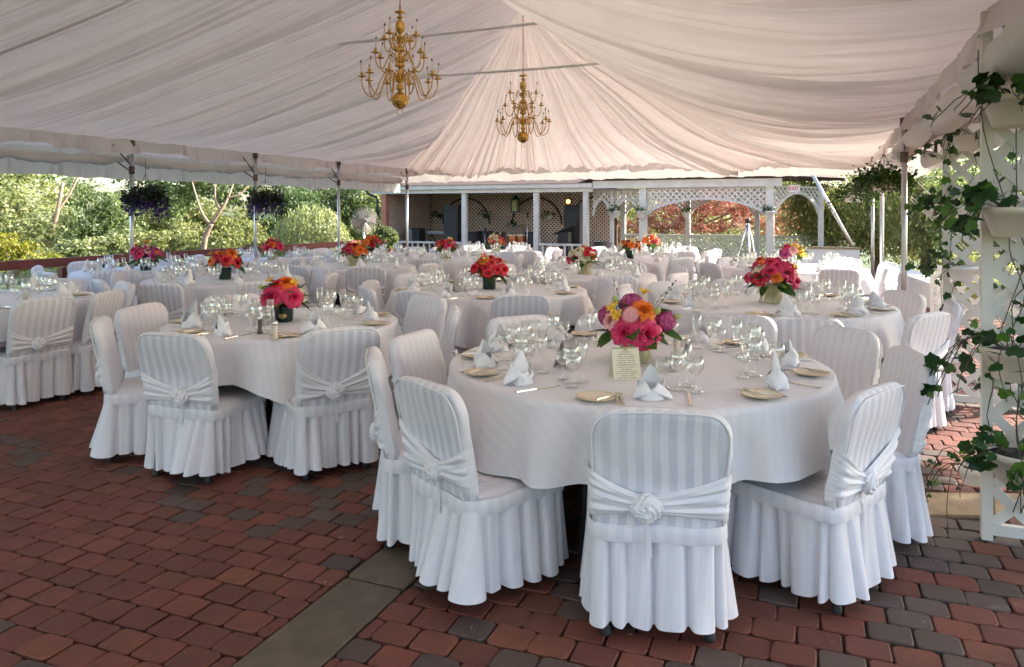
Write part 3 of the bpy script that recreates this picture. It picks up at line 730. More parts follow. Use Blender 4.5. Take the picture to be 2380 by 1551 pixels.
def napkin_me(seed):
    """tall folded peak over splayed flaps"""
    g = random.Random(seed); m = MB(); H = g.uniform(.125, .165)
    lean = g.uniform(-.035, .035)
    tw_ = g.uniform(-.5, .5)
    def peak(u, v):
        a = lerp(-2.0, 2.0, u) + tw_ * v; w = (.046 + .012 * math.sin(PI * min(1, v * 1.4))) * (1 - v ** 2.2) ** .75 + .002
        return (w * math.sin(a) + lean * v * v, w * math.cos(a) * .6 - .004 + .02 * v * v, .012 + H * v)
    m.grid(peak, 16, 12)
    for sg in (-1, 1):
        a0 = sg * g.uniform(1.5, 1.9); L = g.uniform(.085, .105); hh = g.uniform(.07, .10)
        def wing(u, v, a0=a0, L=L, hh=hh):
            s_ = (u - .5) * 2; r = .030 + (L - .030) * v ** .9; w = .045 * (1 - v ** 2.2) ** .7 + .003
            z = hh * (1 - v) ** .7 * (1 - .5 * s_ * s_) + .002; c_, n_ = math.cos(a0 + PI / 2), math.sin(a0 + PI / 2)
            return ((r - .012 * s_ * s_) * c_ - s_ * w * n_, (r - .012 * s_ * s_) * n_ + s_ * w * c_, z)
        m.grid(wing, 8, 8)
        ph = g.uniform(-.2, .2)
        def band(u, v, sg=sg, ph=ph):      # crossed fold over the front
            a = PI / 2 + sg * lerp(1.7, -.75, u) + ph; z = lerp(.088, .010, u ** .8) + (v - .5) * .042 * (1 - .35 * u); r = .052 + .006 * math.sin(PI * v) + .010 * (1 - max(0, z) / .1) + (.004 if sg > 0 else .001)
            return (r * math.cos(a), r * math.sin(a) * .85, max(.001, z))
        m.grid(band, 14, 5)
    def cuff(u, v):
        a = u * 2 * PI; r = .046 + .012 * (1 - v) + .004 * math.sin(3 * a + seed) ; return (r * math.cos(a), r * math.sin(a), .001 + v * (.05 + .012 * math.sin(2 * a + seed)))
    m.grid(cuff, 24, 4)
    return m.me('folded_napkin')
NAP = [napkin_me(s) for s in (1, 2, 3, 4, 5, 6)]
ZT = .7585
def hour(c): return CLOCK[int(round(c)) % 12]
def seats(tn, cx, cy_, Rt, angs, rad, phrase, detail, setting, jit=5):
    used = {}
    for i, a in enumerate(angs):
        rr = rad
        foff = 0
        if isinstance(a, tuple): a, rr, foff = (list(a) + [0])[:3]
        g = random.Random(hash((cx * 100 // 1, i)) & 0xffff)
        an = R_(a); x, y = cx + rr * math.cos(an), cy_ + rr * math.sin(an)
        h = hour(clock(math.cos(an), math.sin(an), cx, cy_))
        while h in used: h = CLOCK[(CLOCK.index(h) + 1) % 12]
        used[h] = 1; hh = "%s o'clock" % h
        v = Vector((cx, cy_)).normalized(); dd = math.cos(an) * v.x + math.sin(an) * v.y
        look = 'rosette towards us' if dd < -.45 else ('side-on' if abs(dd) <= .45 else 'facing us')
        put_chair(x, y, an + PI + R_(foff + g.uniform(-jit, jit)), 'white covered chair, %s of %s, %s' % (hh, phrase, look), 'covered chairs at ' + phrase, detail)
        if not setting: continue
        # one place setting, in a frame looking outwards from the table centre
        e = Vector((math.cos(an), math.sin(an), 0)); s_ = Vector((e.y, -e.x, 0)) * -1      # s_ points to the sitter's right
        s_ = Vector((-e.y, e.x, 0))
        base = Vector((cx, cy_, ZT)); j = lambda k=.015: g.uniform(-k, k)
        def P(r, side): return base + e * (r + j()) + s_ * (side + j())
        grp = ' at ' + phrase
        o = link('folded_napkin', random.choice(NAP), M_napkin, loc=P(Rt - .17, 0), rot=(0, 0, g.uniform(0, 6.28)), scale=g.uniform(.85, 1.0))
        tag(o, 'white napkin folded to a peak, %s of %s' % (hh, phrase), 'napkin', 'folded napkins' + grp)
        glasses = [('water_goblet', GOB, Rt - .33, .13), ('wine_glass', WIN, Rt - .29, .21)]
        if setting == 1: glasses.append(('small_wine_glass', SMA, Rt - .36, .06))
        glasses.append(('tall_glass', FLU, Rt - .40, .17))
        for nm, me_, r, sd_ in glasses:
            o = link(nm, me_, M_glass, loc=P(r, sd_), scale=g.uniform(.97, 1.05))
            nn = nm.replace('_', ' ')
            tag(o, 'clear %s, %s of %s' % (nn, hh, phrase), 'glass', 'glasses' + grp)
        if setting == 1:
            pp = P(Rt - .13, -.22); o = link('bread_plate', PLA, M_china, loc=pp); link('gilt_edge', RIMM, M_gilt, o)
            tag(o, 'cream bread plate at %s of %s' % (hh, phrase), 'plate', 'bread plates' + grp)
            kn = link('butter_knife', KNI, M_silver, loc=pp + Vector((0, 0, .018)) + e * .07, rot=(0, 0, an + PI / 2 + R_(g.uniform(-50, 20))), scale=.72)
            tag(kn, 'butter knife on bread plate, %s of %s' % (hh, phrase), 'knife', 'butter knives' + grp)
            o = link('dinner_knife', KNI, M_silver, loc=P(Rt - .04, .13), rot=(0, 0, an + PI / 2 + R_(g.uniform(-8, 8))))
            tag(o, 'silver dinner knife at %s of %s' % (hh, phrase), 'knife', 'dinner knives' + grp)
            for q in range(2):
                o = link('fork', FOR, M_silver, loc=P(Rt - .05, -.115 - .03 * q), rot=(0, 0, an + PI / 2 + R_(g.uniform(-5, 5))))
                tag(o, 'silver %s fork at %s of %s' % (('inner', 'outer')[q], hh, phrase), 'fork', 'forks' + grp)
def even(a0, n): return [a0 + 360.0 / n * k for k in range(n)]
# name: (x px, y px of the table centre, radius, seat angles, seat radius, phrase, chair detail, setting, square cloth, drop)
TABLES = {}
def add_table(key, px, py, Rt, angs, rad, phrase, detail, setting, square=False, drop=.30, jit=5):
    p = on_z(px, py, .75); TABLES[key] = (p.x, p.y, Rt, phrase)
    table(p.x, p.y, Rt, phrase, 200 + len(TABLES), square, drop)
    seats(key, p.x, p.y, Rt, angs, rad, phrase, detail, setting, jit)
add_table('T1', 1477, 844, .915, [-95, (-47, .86), (-7, 1.0), (23, 1.1), (52, 1.08), 88, (119, .86), (157, .97), (189, .98), (219, .92)], .86, 'the front gerbera table', 2, 1, False, .30, 2)
add_table('T2', 660, 750, .76, [(-110, .70), (-55, .72), (-156, .80), (165, .86), (6, .86), (44, .92), (128, .80)], .8, 'the pink peony table', 2, 1, True, .27, 3)
add_table('T0', -70, 700, .93, [(-28, .78), (2, .86), (40, .90), (85, .9), (130, .9)], .9, 'the table cut by the left edge', 2, 1, True, .25, 3)
add_table('T3', 1137, 674, .93, [(-118, .86), (-75, .84), (-155, .90), 170, 135, (98, .9), (60, .9), (25, 1.0), (-18, 1.0)], .9, 'the red rose table mid-tent', 2, 1, True, .26)
add_table('T4', 1793, 707, .93, [(-100, 1.06), (-58, 1.0), (-20, 1.0), (14, .98), 50, 86, 122, 158, (196, .95)], .92, 'the table nearest the lattice screens', 2, 1, True, .3)
add_table('T13', 523, 651, .84, [(-98, .9), (-58, 1.0), (-140, .95), 175, 135, 90, 45, 0], .88, 'the orange bouquet table left', 1, 2, True, .26)
add_table('T5', 1358, 639, .84, even(-80, 8), .9, 'the table behind the rose table', 1, 2, True, .26)
add_table('T14', 339, 630, .84, [(-118, .95), -80, -35, 10, 60, 110, 155, 200], .9, 'the pink table by the rail', 1, 2, True, .26)
add_table('T11', 822, 620, .84, even(-70, 8), .9, 'the table below the pedestal fan', 1, 2, True, .26)
add_table('T6', 1842, 623, .93, even(-85, 9), .95, 'the sunlit corner table', 1, 2, True, .28)
add_table('T9', 1036, 603, .84, even(-100, 8), .9, 'the table before the stage post', 1, 2, True, .26)
add_table('T7', 1463, 603, .84, even(-60, 8), .9, 'the table before the gazebo arch', 1, 2, True, .26)
add_table('T15', 634, 606, .84, even(-95, 8), .9, 'the table by middle tent pole', 1, 2, True, .26)
add_table('T12', 862, 594, .84, even(-75, 8), .9, 'the table beside the topiary ball', 1, 2, True, .26)
add_table('T10', 1153, 587.5, .84, even(-65, 8), .9, 'the table nearest the stage drums', 1, 2, True, .26)
add_table('T8', 1514, 589, .84, even(-90, 8), .9, 'the table nearest the gazebo post', 1, 2, True, .26)
# ------------------------------------------------------------------ flowers
def petal_grid(m, base, out, up, L, W, cup, curl, n=3, k=4):
    """one curved petal from base, growing along out/up"""
    side = out.cross(up).normalized()
    def fn(u, v):
        s_ = (u - .5) * 2; w = W * math.sin(PI * min(1, .18 + .72 * v)) ** .8
        d = out * math.sin(cup * v) + up * math.cos(cup * v)
        p = base + d * (L * v) - out * (curl * .35 * L * (1 - s_ * s_) * 0) + side * (s_ * w) + up * (-.18 * L * s_ * s_ * v)
        return p
    m.grid(fn, n, k)
def rose_me(seed, open_=1.0, layers=6):
    g = random.Random(seed); m = MB(); up = Vector((0, 0, 1))
    for l in range(layers):
        n = 3 + l; r = .003 + .0052 * l; cup = (.06 + .20 * l + .012 * l * l) * open_
        for k in range(n):
            a = 2 * PI * (k + .5 * (l % 2)) / n + g.uniform(-.22, .22); o = Vector((math.cos(a), math.sin(a), 0)); sd = Vector((-o.y, o.x, 0))
            L = .043 + .0012 * l + g.uniform(-.005, .004); W = .013 + .0028 * l; b0 = o * r + Vector((0, 0, -.014 - .002 * l)); c = cup + g.uniform(-.12, .1)
            def fn(u, v, o=o, sd=sd, L=L, W=W, b0=b0, c=c, l=l):
                s_ = (u - .5) * 2; w = W * math.sin(PI * min(.80, .2 + .62 * v)) ** .7; th = c * v + (.55 if l > 2 else .15) * max(0, v - .75) * 4 * .5
                d = o * math.sin(th) + up * math.cos(th); inw = -o * (.45 * w * s_ * s_ * (1 - .3 * v))
                return b0 + d * (L * v) + sd * (s_ * w) + inw + up * (-.10 * L * s_ * s_ * v)
            m.grid(fn, 4, 5)
    return m.me('rose')
def peony_me(seed):
    g = random.Random(seed); m = MB(); up = Vector((0, 0, 1))
    for l in range(7):
        n = 5 + 2 * l
        for k in range(n):
            a = 2 * PI * k / n + g.uniform(-.3, .3); o = Vector((math.cos(a), math.sin(a), 0))
            petal_grid(m, o * (.002 + .004 * l) + Vector((0, 0, -.012)), o, up, .046 + g.uniform(-.008, .006), .010 + .0015 * l, .1 + .24 * l + g.uniform(-.12, .12), 0, 2, 3)
    return m.me('peony')
def hydrangea_me(seed):
    g = random.Random(seed); m = MB()
    for i in range(62):
        ph = math.acos(1 - 1.45 * (i + .5) / 62); th = i * 2.39996
        d = Vector((math.sin(ph) * math.cos(th), math.sin(ph) * math.sin(th), math.cos(ph))); r = .052 + g.uniform(-.004, .004)
        x = d.orthogonal().normalized(); y = d.cross(x); a0 = g.uniform(0, 6)
        for k in range(4):
            a = a0 + k * PI / 2; o = x * math.cos(a) + y * math.sin(a); s_ = d.cross(o); c = d * r
            m.add([c - d * .003, c + o * .009 + s_ * .007 + d * .003, c + o * .016 + d * .001, c + o * .009 - s_ * .007 + d * .003], [[0, 1, 2, 3]])
    return m.me('hydrangea')
def gerbera_me():
    m = MB()
    for l, (n, L, el) in enumerate(((26, .045, .12), (22, .036, .3), (16, .020, .6))):
        for k in range(n):
            a = 2 * PI * (k + .4 * l) / n; o = Vector((math.cos(a), math.sin(a), 0)); s_ = Vector((-o.y, o.x, 0)); b = o * .009 + Vector((0, 0, .002 * l))
            d = o * math.cos(el) + Vector((0, 0, 1)) * math.sin(el)
            m.add([b, b + d * L * .5 + s_ * .0045, b + d * L, b + d * L * .5 - s_ * .0045], [[0, 1, 2, 3]])
    m.lathe([(.012, .004), (.011, .010), (.006, .013), (0, .013)], 14, close=False)
    return m.me('gerbera')
def lily_me():
    m = MB(); up = Vector((0, 0, 1))
    for k in range(6):
        a = PI / 3 * k; o = Vector((math.cos(a), math.sin(a), 0)); petal_grid(m, o * .003, o, up, .042 + .004 * (k % 2), .011, .75 + .2 * (k % 2), 0)
    return m.me('lily')
def bud_me(): 
    m = MB(); m.lathe([(0, -.02), (.010, -.014), (.016, 0), (.014, .014), (.006, .026), (0, .029)], 12, close=False); return m.me('bud')
def leaf_me(L, W, seed, lobes=False):
    m = MB()
    if lobes:      # ivy: five points
        P = [(0, .06), (.30, -.10), (.54, .14), (.47, .38), (.46, .60), (.22, .72), (0, 1.0), (-.22, .72), (-.46, .60), (-.47, .38), (-.54, .14), (-.30, -.10)]
        V = [(x * W, y * L, -.10 * L * (abs(x) * 2) ** 2 * .5 - .12 * L * y * y) for x, y in P] + [(0, .35 * L, .03 * L)]
        m.add(V, [[i, (i + 1) % 12, 12] for i in range(12)])
    else:
        m.grid(lambda u, v: ((u - .5) * 2 * W * math.sin(PI * (.06 + .94 * v) ** .8) ** .9, L * v, -.25 * L * v * v + .12 * L * abs(u - .5) * 2 * (1 - v)), 4, 6)
    return m.me('leaf')
ROSE = [rose_me(1), rose_me(2, .85), rose_me(3, 1.1)]; PEO = [peony_me(4), peony_me(5)]; HYD = hydrangea_me(6); GER = gerbera_me(); LIL = lily_me(); BUD = bud_me()
LEAF = [leaf_me(.085, .030, 1), leaf_me(.11, .026, 2), leaf_me(.065, .028, 3)]
VASE = MB(); VASE.lathe([(0, 0), (.058, 0), (.062, .006), (.066, .10), (.070, .118), (.064, .118), (.06, .10), (0, .09)], 28, close=False); VASEM = VASE.me('vase')
FOOT = MB(); FOOT.lathe([(0, 0), (.05, 0), (.052, .006), (.018, .018), (.014, .06), (.02, .09), (.055, .13), (.065, .16), (.058, .16), (0, .14)], 24, close=False)
def tulle_me(seed):
    g = random.Random(seed); m = MB()
    def fn(u, v):
        a = u * 2 * PI; w = math.sin(6 * a + seed) + .6 * math.sin(11 * a); r = .072 + .012 * w * (abs(v - .45) * 2) + .05 * max(0, v - .5) ** 1.3 * 2
        return (r * math.cos(a), r * math.sin(a), .004 + .13 * v + .012 * w * max(0, v - .6))
    m.grid(fn, 60, 8); return m.me('tulle_wrap')
TUL = tulle_me(2)
STEMS = MB(); g = random.Random(5)
for k in range(10):
    a = g.uniform(0, 6.28); STEMS.tube([(.02 * math.cos(a), .02 * math.sin(a), .02), (.05 * math.cos(a), .05 * math.sin(a), .13), (.09 * math.cos(a), .09 * math.sin(a), .2)], .0025, 5)
STEMM = STEMS.me('stems'); M_stem = simple('stem_green', (0.06, 0.12, 0.03), 0.5)
SPR = MB(); SPR.tube([(0, 0, 0), (.01, .004, .08), (.03, .01, .16), (.06, .014, .22)], .0013, 5)
for p in ((.012, .004, .09), (.024, .012, .13), (.036, .004, .165), (.048, .018, .195), (.06, .014, .22)): SPR.lathe([(0, -.008), (.004, -.003), (.004, .004), (0, .01)], 6, p, False)
SPRM = SPR.me('sprig')
def face_dir(d):
    return Vector(d).to_track_quat('Z', 'Y').to_euler()
def flower(parent, name, me_, mat, p, d, sc=1.0, spin=0.0):
    o = link(name, me_, mat, parent, loc=p, scale=sc); q = Vector(d).to_track_quat('Z', 'Y'); o.rotation_euler = q.to_euler(); return o
def bouquet(key, label, spec, size=1.0, vase='green', zoff=0.0, nleaf=14, tulle=True, seed=0):
    cx, cy_, Rt, ph = TABLES[key]; g = random.Random(seed + 31)
    t_ = thing('flower_arrangement', label, 'flowers', (cx, cy_, ZT), 0, 'centrepiece flowers', size)
    link('vase', VASEM, M_greenvase if vase == 'green' else M_glass, t_)
    link('stems', STEMM, M_stem, t_)
    if tulle: link('tulle_wrap', TUL, M_tulle, t_)
    C = Vector((0, 0, .165))
    for nm, me_, mat, dx, dz, dep, sc in spec:
        p = Vector((dx, dep, dz)); d = (p - C + Vector((0, -.03, .03))).normalized(); flower(t_, nm, me_, mat, p, d, sc * .88)
    for k in range(10):
        a = k * 2.4 + 1; ph = g.uniform(.2, 1.2); p = Vector((.13 * math.sin(ph) * math.cos(a), .12 * math.sin(ph) * math.sin(a), .155 + .12 * math.cos(ph)))
        o = link('leaf', g.choice(LEAF), L_bouq, t_, loc=p); o.rotation_euler = (g.uniform(.1, .9), g.uniform(-.5, .5), a - PI / 2); o.scale = (g.uniform(.7, 1.0),) * 3
    for k in range(nleaf):
        a = k * 2.4 + g.uniform(-.3, .3); el = g.uniform(-.45, .35); rr = g.uniform(.07, .12)
        p = Vector((rr * math.cos(a), rr * math.sin(a), .125 + .12 * max(0, el) + g.uniform(-.01, .04)))
        o = link('leaf', g.choice(LEAF), L_bouq, t_, loc=p); o.rotation_euler = (el + g.uniform(-.2, .2), g.uniform(-.5, .5), a - PI / 2); o.scale = (g.uniform(1.0, 1.5),) * 3
    return t_
H_, Ro, Pe = 'hydrangea', 'rose', 'peony'
# front bouquet, flower by flower
bouquet('T1', 'mixed bouquet with pale pink gerbera and magenta hydrangeas on the front table', [
    (H_, HYD, P_mag, -.02, .275, .0, 1.25), ('gerbera', GER, P_pink, -.045, .245, -.125, 1.05), (Ro, ROSE[0], P_org, .025, .272, -.10, 1.0),
    (Pe, PEO[0], P_hot, -.075, .165, -.12, 1.15), (Ro, ROSE[2], P_hot, .035, .160, -.135, 1.35), (H_, HYD, P_mag, .135, .205, -.03, 1.15),
    ('lily', LIL, P_yel, -.115, .265, -.06, 1.1), ('lily', LIL, P_yel, -.10, .235, -.095, 1.0), ('lily', LIL, P_yel, .04, .335, .0, 1.0), (Ro, ROSE[1], P_pink, -.135, .215, -.06, .8),
    ('bud', BUD, P_green, .085, .26, -.10, 1.2), ('bud', BUD, P_green, .195, .225, -.03, 1.1), ('bud', BUD, P_green, -.10, .305, -.02, 1.1), (Ro, ROSE[0], P_hot, .0, .2, .13, 1.2), (H_, HYD, P_mag, -.12, .21, .1, 1.1), (Ro, ROSE[1], P_org, .12, .2, .11, 1.1),
    ('sprig', SPRM, M_stem, .09, .24, .02, 1.0), ('sprig', SPRM, M_stem, -.06, .27, .03, .8), ('sprig', SPRM, M_stem, .06, .25, -.05, .9)], 1.0, 'glass', 0, 20, True, 1)
b2 = bouquet('T2', 'bouquet of two pink peonies with orange and yellow blooms in dark green vase', [
    (Pe, PEO[0], P_hot, -.055, .185, -.12, 1.45), (Ro, ROSE[2], P_hot, .10, .185, -.10, 1.25), (Ro, ROSE[0], P_org, .03, .285, -.05, 1.15), ('lily', LIL, P_yel, .085, .275, -.06, 1.0), ('lily', LIL, P_yel, -.08, .285, -.04, 1.0),
    (Ro, ROSE[1], P_red, -.02, .275, -.08, .8), ('bud', BUD, P_cream, -.125, .17, -.05, 1.3), ('bud', BUD, P_green, -.16, .24, 0, 1.0), (Pe, PEO[1], P_hot, 0, .2, .11, 1.3), (Ro, ROSE[0], P_org, -.1, .2, .09, 1.1), (Ro, ROSE[1], P_cream, .13, .18, .04, .9),
    ('sprig', SPRM, M_stem, .0, .25, .03, .9), ('sprig', SPRM, M_stem, -.05, .22, .0, .8)], .96, 'green', 0, 22, False, 2)
def mixed(seed, pal, n=11):
    g = random.Random(seed); out = []
    for k in range(n):
        ph = math.acos(1 - 1.0 * (k + .4) / n) + g.uniform(-.12, .12); th = k * 2.4 + seed + g.uniform(-.3, .3); r = g.uniform(.115, .165)
        p = Vector((r * 1.08 * math.sin(ph) * math.cos(th), r * math.sin(ph) * math.sin(th), .165 + r * .95 * math.cos(ph)))
        nm, me_ = g.choice(((Ro, ROSE[0]), (Ro, ROSE[1]), (Ro, ROSE[2]), (Pe, PEO[0]), (Ro, ROSE[0])))
        out.append((nm, me_, g.choice(pal), p.x, p.z, p.y, g.uniform(.6, 1.1)))
    for k in range(7):
        a = g.uniform(0, 6.28); ph = g.uniform(.3, 1.4); r = g.uniform(.15, .185); p = Vector((r * math.sin(ph) * math.cos(a), r * math.sin(ph) * math.sin(a), .165 + r * math.cos(ph)))
        nm, me_, mt = g.choice((('lily', LIL, P_yel), ('bud', BUD, P_cream), ('bud', BUD, P_green), ('bud', BUD, P_cream), ('lily', LIL, P_org)))
        out.append((nm, me_, mt, p.x, p.z, p.y, g.uniform(.8, 1.1)))
    for k in range(2): out.append(('sprig', SPRM, M_stem, g.uniform(-.06, .06), .22, g.uniform(-.06, .06), g.uniform(.5, .75)))
    return out
bouquet('T3', 'round bouquet of red and orange roses with cream buds in mid-tent', mixed(3, [P_red, P_hot, P_red, P_org, P_red, P_hot, P_cream], 20), 1.0, 'green', 0, 24, False, 3)
bouquet('T4', 'tall pink and orange rose bouquet with cream buds beside the lattice screens', mixed(4, [P_hot, P_red, P_org, P_hot, P_hot, P_yel, P_mag, P_cream], 20), 1.15, 'glass', 0, 24, True, 4)
for k, (key, lab, pal) in enumerate((('T13', 'red and orange bouquet on the table left of centre', [P_red, P_org, P_red, P_hot]), ('T5', 'red and pink bouquet with green foliage behind the mid-tent roses', [P_red, P_hot, P_org, P_cream]),
        ('T14', 'hot pink bouquet on the table by the timber rail', [P_hot, P_hot, P_mag, P_pink]), ('T11', 'orange and red bouquet in line with the pedestal fan', [P_org, P_red, P_hot]),
        ('T6', 'pink and yellow bouquet on the sunlit corner table', [P_hot, P_mag, P_yel, P_pink]), ('T9', 'red bouquet with orange tops before the stage post', [P_red, P_org, P_hot]),
        ('T7', 'red and orange bouquet with pale leaves before the gazebo arch', [P_org, P_red, P_cream]), ('T15', 'small red bouquet by the middle tent pole', [P_red, P_hot, P_org]),
        ('T12', 'small orange bouquet beside the topiary ball', [P_org, P_red]), ('T10', 'orange and cream bouquet under the stage opening', [P_org, P_red, P_cream]), ('T8', 'small dark red bouquet under the gazebo post', [P_red, P_red, P_org]))):
    bouquet(key, lab, mixed(40 + k, pal, 14), 1.05, 'green' if k % 2 == 0 else 'glass', 0, 16, k % 2 == 1, 40 + k)
# gold seal on the dark green vase
m = MB(); m.lathe([(0, .004), (.017, .004), (.021, 0)], 20, close=False); m.V = [(x * 1.3 + .012, -z - .065, y + .045) for x, y, z in m.V]; m.ob('gold_seal', M_gilt, b2)
# small things on the front tables
def tent_card(loc, rz, w, h, mat, label, mat2=None):
    t_ = thing('menu_card' if mat is M_menu else 'card_stand', label, 'card', loc, rz)
    for s_ in (-1, 1):
        m = MB(); a, b = Vector((0, s_ * h * .36, .001)), Vector((0, s_ * .0015, h)); n = (b - a).cross(Vector((1, 0, 0))).normalized() * .0008
        x = Vector((w / 2, 0, 0)); m.add([a - x - n, a + x - n, b + x - n, b - x - n, a - x + n, a + x + n, b + x + n, b - x + n], [[0, 1, 2, 3], [7, 6, 5, 4], [0, 4, 5, 1], [1, 5, 6, 2], [2, 6, 7, 3], [3, 7, 4, 0]], [(0, 0), (1, 0), (1, 1), (0, 1)] * 2)
        m.ob('panel', mat, t_, False)
    return t_
def menumat():
    t = NT('printed_menu'); uv = t.n('UVMap').outputs[0]; sx = t.n('SeparateXYZ'); t.l(uv, sx.inputs[0])
    def m_(op, a, b=None):
        n = t.n('Math', operation=op)
        for s_, v in zip(n.inputs, (a, b)):
            if v is None: continue
            if hasattr(v, 'is_output'): t.l(v, s_)
            else: s_.default_value = v
        return n.outputs[0]
    ln = m_('GREATER_THAN', m_('FRACT', m_('MULTIPLY', sx.outputs[1], 15.0)), .68)
    nz = t.n('TexNoise', noise_dimensions='2D'); mp = t.n('Mapping'); mp.inputs['Scale'].default_value = (34, 15, 1); t.l(uv, mp.inputs[0]); t.l(mp.outputs[0], nz.inputs['Vector']); nz.inputs['Scale'].default_value = 1.0
    wd = m_('GREATER_THAN', nz.outputs[0], .45)
    row = t.n('TexWhiteNoise', noise_dimensions='1D'); t.l(m_('FLOOR', m_('MULTIPLY', sx.outputs[1], 15.0)), row.inputs['W'])
    lim = m_('MULTIPLY_ADD', row.outputs[0], .18); 
    cen = m_('ABSOLUTE', m_('SUBTRACT', sx.outputs[0], .5)); ins = m_('LESS_THAN', cen, m_('ADD', m_('MULTIPLY', row.outputs[0], .2), .2))
    top = m_('LESS_THAN', sx.outputs[1], .86); k = m_('MULTIPLY', m_('MULTIPLY', ln, wd), m_('MULTIPLY', ins, top))
    t.col(t.mix(k, (0.80, 0.74, 0.56), (0.20, 0.16, 0.11))); t.set(Roughness=0.6); return t.m
M_menu = menumat()
c = tent_card(on_z(1452, 878, ZT), .12, .125, .135, M_menu, 'cream folded menu card leaning open before the gerbera bouquet')
m = MB(); m.tube([(-.06, -.002, .132), (0, -.006, .134), (.06, -.002, .132)], .0022, 5); m.tube([(0, -.006, .134), (.012, -.012, .115)], .0016, 4); m.tube([(0, -.006, .134), (-.008, -.012, .118)], .0016, 4)
m.ob('ribbon', petal('olive_ribbon', (0.35, 0.30, 0.08), (0.45, 0.40, 0.14)), c)
tent_card(on_z(1320, 852, ZT), 1.0, .12, .13, M_grey, 'grey folded table card standing left of the gerbera bouquet')
tent_card(on_z(612, 756, ZT), .35, .12, .125, M_grey, 'grey folded table card beside the peony bouquet')
tent_card(on_z(1068, 678, ZT), .4, .11, .12, M_grey, 'grey folded table card beside the mid-tent rose bouquet')
def shaker(p, mat, label):
    t_ = thing('shaker', label, 'shaker', p); m = MB(); m.lathe([(.017, 0), (.018, .006), (.012, .03), (.011, .075), (.012, .085)], 14); m.ob('body', mat, t_); m = MB(); m.lathe([(.0125, .085), (.0135, .09), (.013, .105), (.006, .113), (0, .114)], 14, close=False); m.ob('cap', M_chrome, t_)
M_pepper = simple('ground_pepper', (0.07, 0.05, 0.035), 0.3)
shaker(on_z(1597, 838, ZT), M_pepper, 'slim dark pepper shaker behind the sugar bowl on the front table')
shaker(on_z(1571, 832, ZT), M_china, 'slim white salt shaker behind the sugar bowl on the front table')
shaker(on_z(604, 776, ZT), M_pepper, 'slim dark pepper shaker on the peony table')
shaker(on_z(640, 790, ZT), M_china, 'slim white salt shaker on the peony table')
def sugar(p, label):
    t_ = thing('sugar_bowl', label, 'bowl', p); m = MB(); m.lathe([(0, .003), (.028, .003), (.034, .02), (.044, .052), (.043, .052), (.032, .02), (0, .008)], 20, close=False); m.ob('bowl', M_glass, t_)
    for k in range(9):
        m = MB(); a = -.5 + k * .12; m.box(((k - 4) * .006, random.uniform(-.012, .012), .038), (.003, .03, .05), Matrix.Rotation(a * .4, 3, 'Y')); m.ob('sugar_packet', (P_blue, P_pink, M_china)[k % 3], t_, False)
P_blue = simple('blue_paper', (0.12, 0.34, 0.55), 0.6)
sugar(on_z(1562, 862, ZT), 'glass sugar bowl with blue and pink packets on the front table')
# ------------------------------------------------------------------ brass chandeliers
body_prof = [(.090 * math.sin(PI * k / 12), .112 - .090 * math.cos(PI * k / 12)) for k in range(12)] + [(.025, .20), (.018, .215), (.035, .225), (.04, .25), (.03, .27), (.02, .30), (.045, .315), (.05, .335), (.045, .36), (.022, .375), (.016, .44), (.024, .46), (.05, .47), (.055, .485), (.045, .505), (.02, .52), (.018, .60), (.022, .62), (.06, .635), (.062, .645), (.045, .66), (.04, .675), (.018, .69), (.015, .76), (.05, .775), (.05, .785), (.02, .80), (.018, .82), (.045, .85), (.052, .89), (.045, .94), (.02, .965), (.015, .98), (.036, .99), (.036, 1.0), (.012, 1.01), (.012, 1.03), (.06, 1.045), (.058, 1.055), (.012, 1.075), (.008, 1.12), (0, 1.12)]
def smooth_path(P, n=28):
    P = [Vector(p) for p in P]; out = []
    for i in range(n + 1):
        f = i / n * (len(P) - 1); k = min(int(f), len(P) - 2); u = f - k
        p0, p1, p2, p3 = P[max(k - 1, 0)], P[k], P[k + 1], P[min(k + 2, len(P) - 1)]
        out.append(.5 * ((2 * p1) + (p2 - p0) * u + (2 * p0 - 5 * p1 + 4 * p2 - p3) * u * u + (3 * p1 - p0 - 3 * p2 + p3) * u ** 3))
    return out
def arm_me(r, zh, zc, low):
    m = MB(); m.tube(smooth_path([(.03, 0, zh - .03), (.055, 0, zh + .04), (r * .28 + .03, 0, zh + .075), (r * .5, 0, zh - .005), (r * .68, 0, low), (r * .86, 0, low + .005), (r * .985, 0, lerp(low, zc, .5)), (r, 0, zc)]), .0065, 8)
    # scroll under the arch
    m.tube(smooth_path([(.05, 0, zh + .02), (.09, 0, zh - .02), (.12, 0, zh + .01), (.105, 0, zh + .045), (.08, 0, zh + .03), (.09, 0, zh + .008)], 20), .004, 6)
    return m.me('arm')
CUP = MB(); CUP.lathe([(0, -.012), (.008, -.008), (.014, .0), (.042, .006), (.046, .012), (.015, .012), (.012, .02), (.017, .028), (.018, .05), (.013, .052), (.012, .04), (0, .04)], 16, close=False); CUPM = CUP.me('candle_cup')
CAN = MB(); CAN.lathe([(0, .04), (.0065, .04), (.0062, .15), (0, .15)], 10, close=False); CANM = CAN.me('candle')
BUL = MB(); BUL.lathe([(0, .15), (.006, .153), (.009, .165), (.006, .178), (0, .186)], 8, close=False); BULM = BUL.me('bulb')
M_bulb = simple('smoky_bulb', (0.10, 0.07, 0.05), 0.1)
BOD = MB(); BOD.lathe(body_prof, 28, close=False); BODM = BOD.me('column')
tiers = [(10, .40, .335, .345, .155), (6, .275, .545, .585, .44), (4, .20, .745, .775, .65)]
ARM = [arm_me(r, zh, zc, lo) for _, r, zh, zc, lo in tiers]
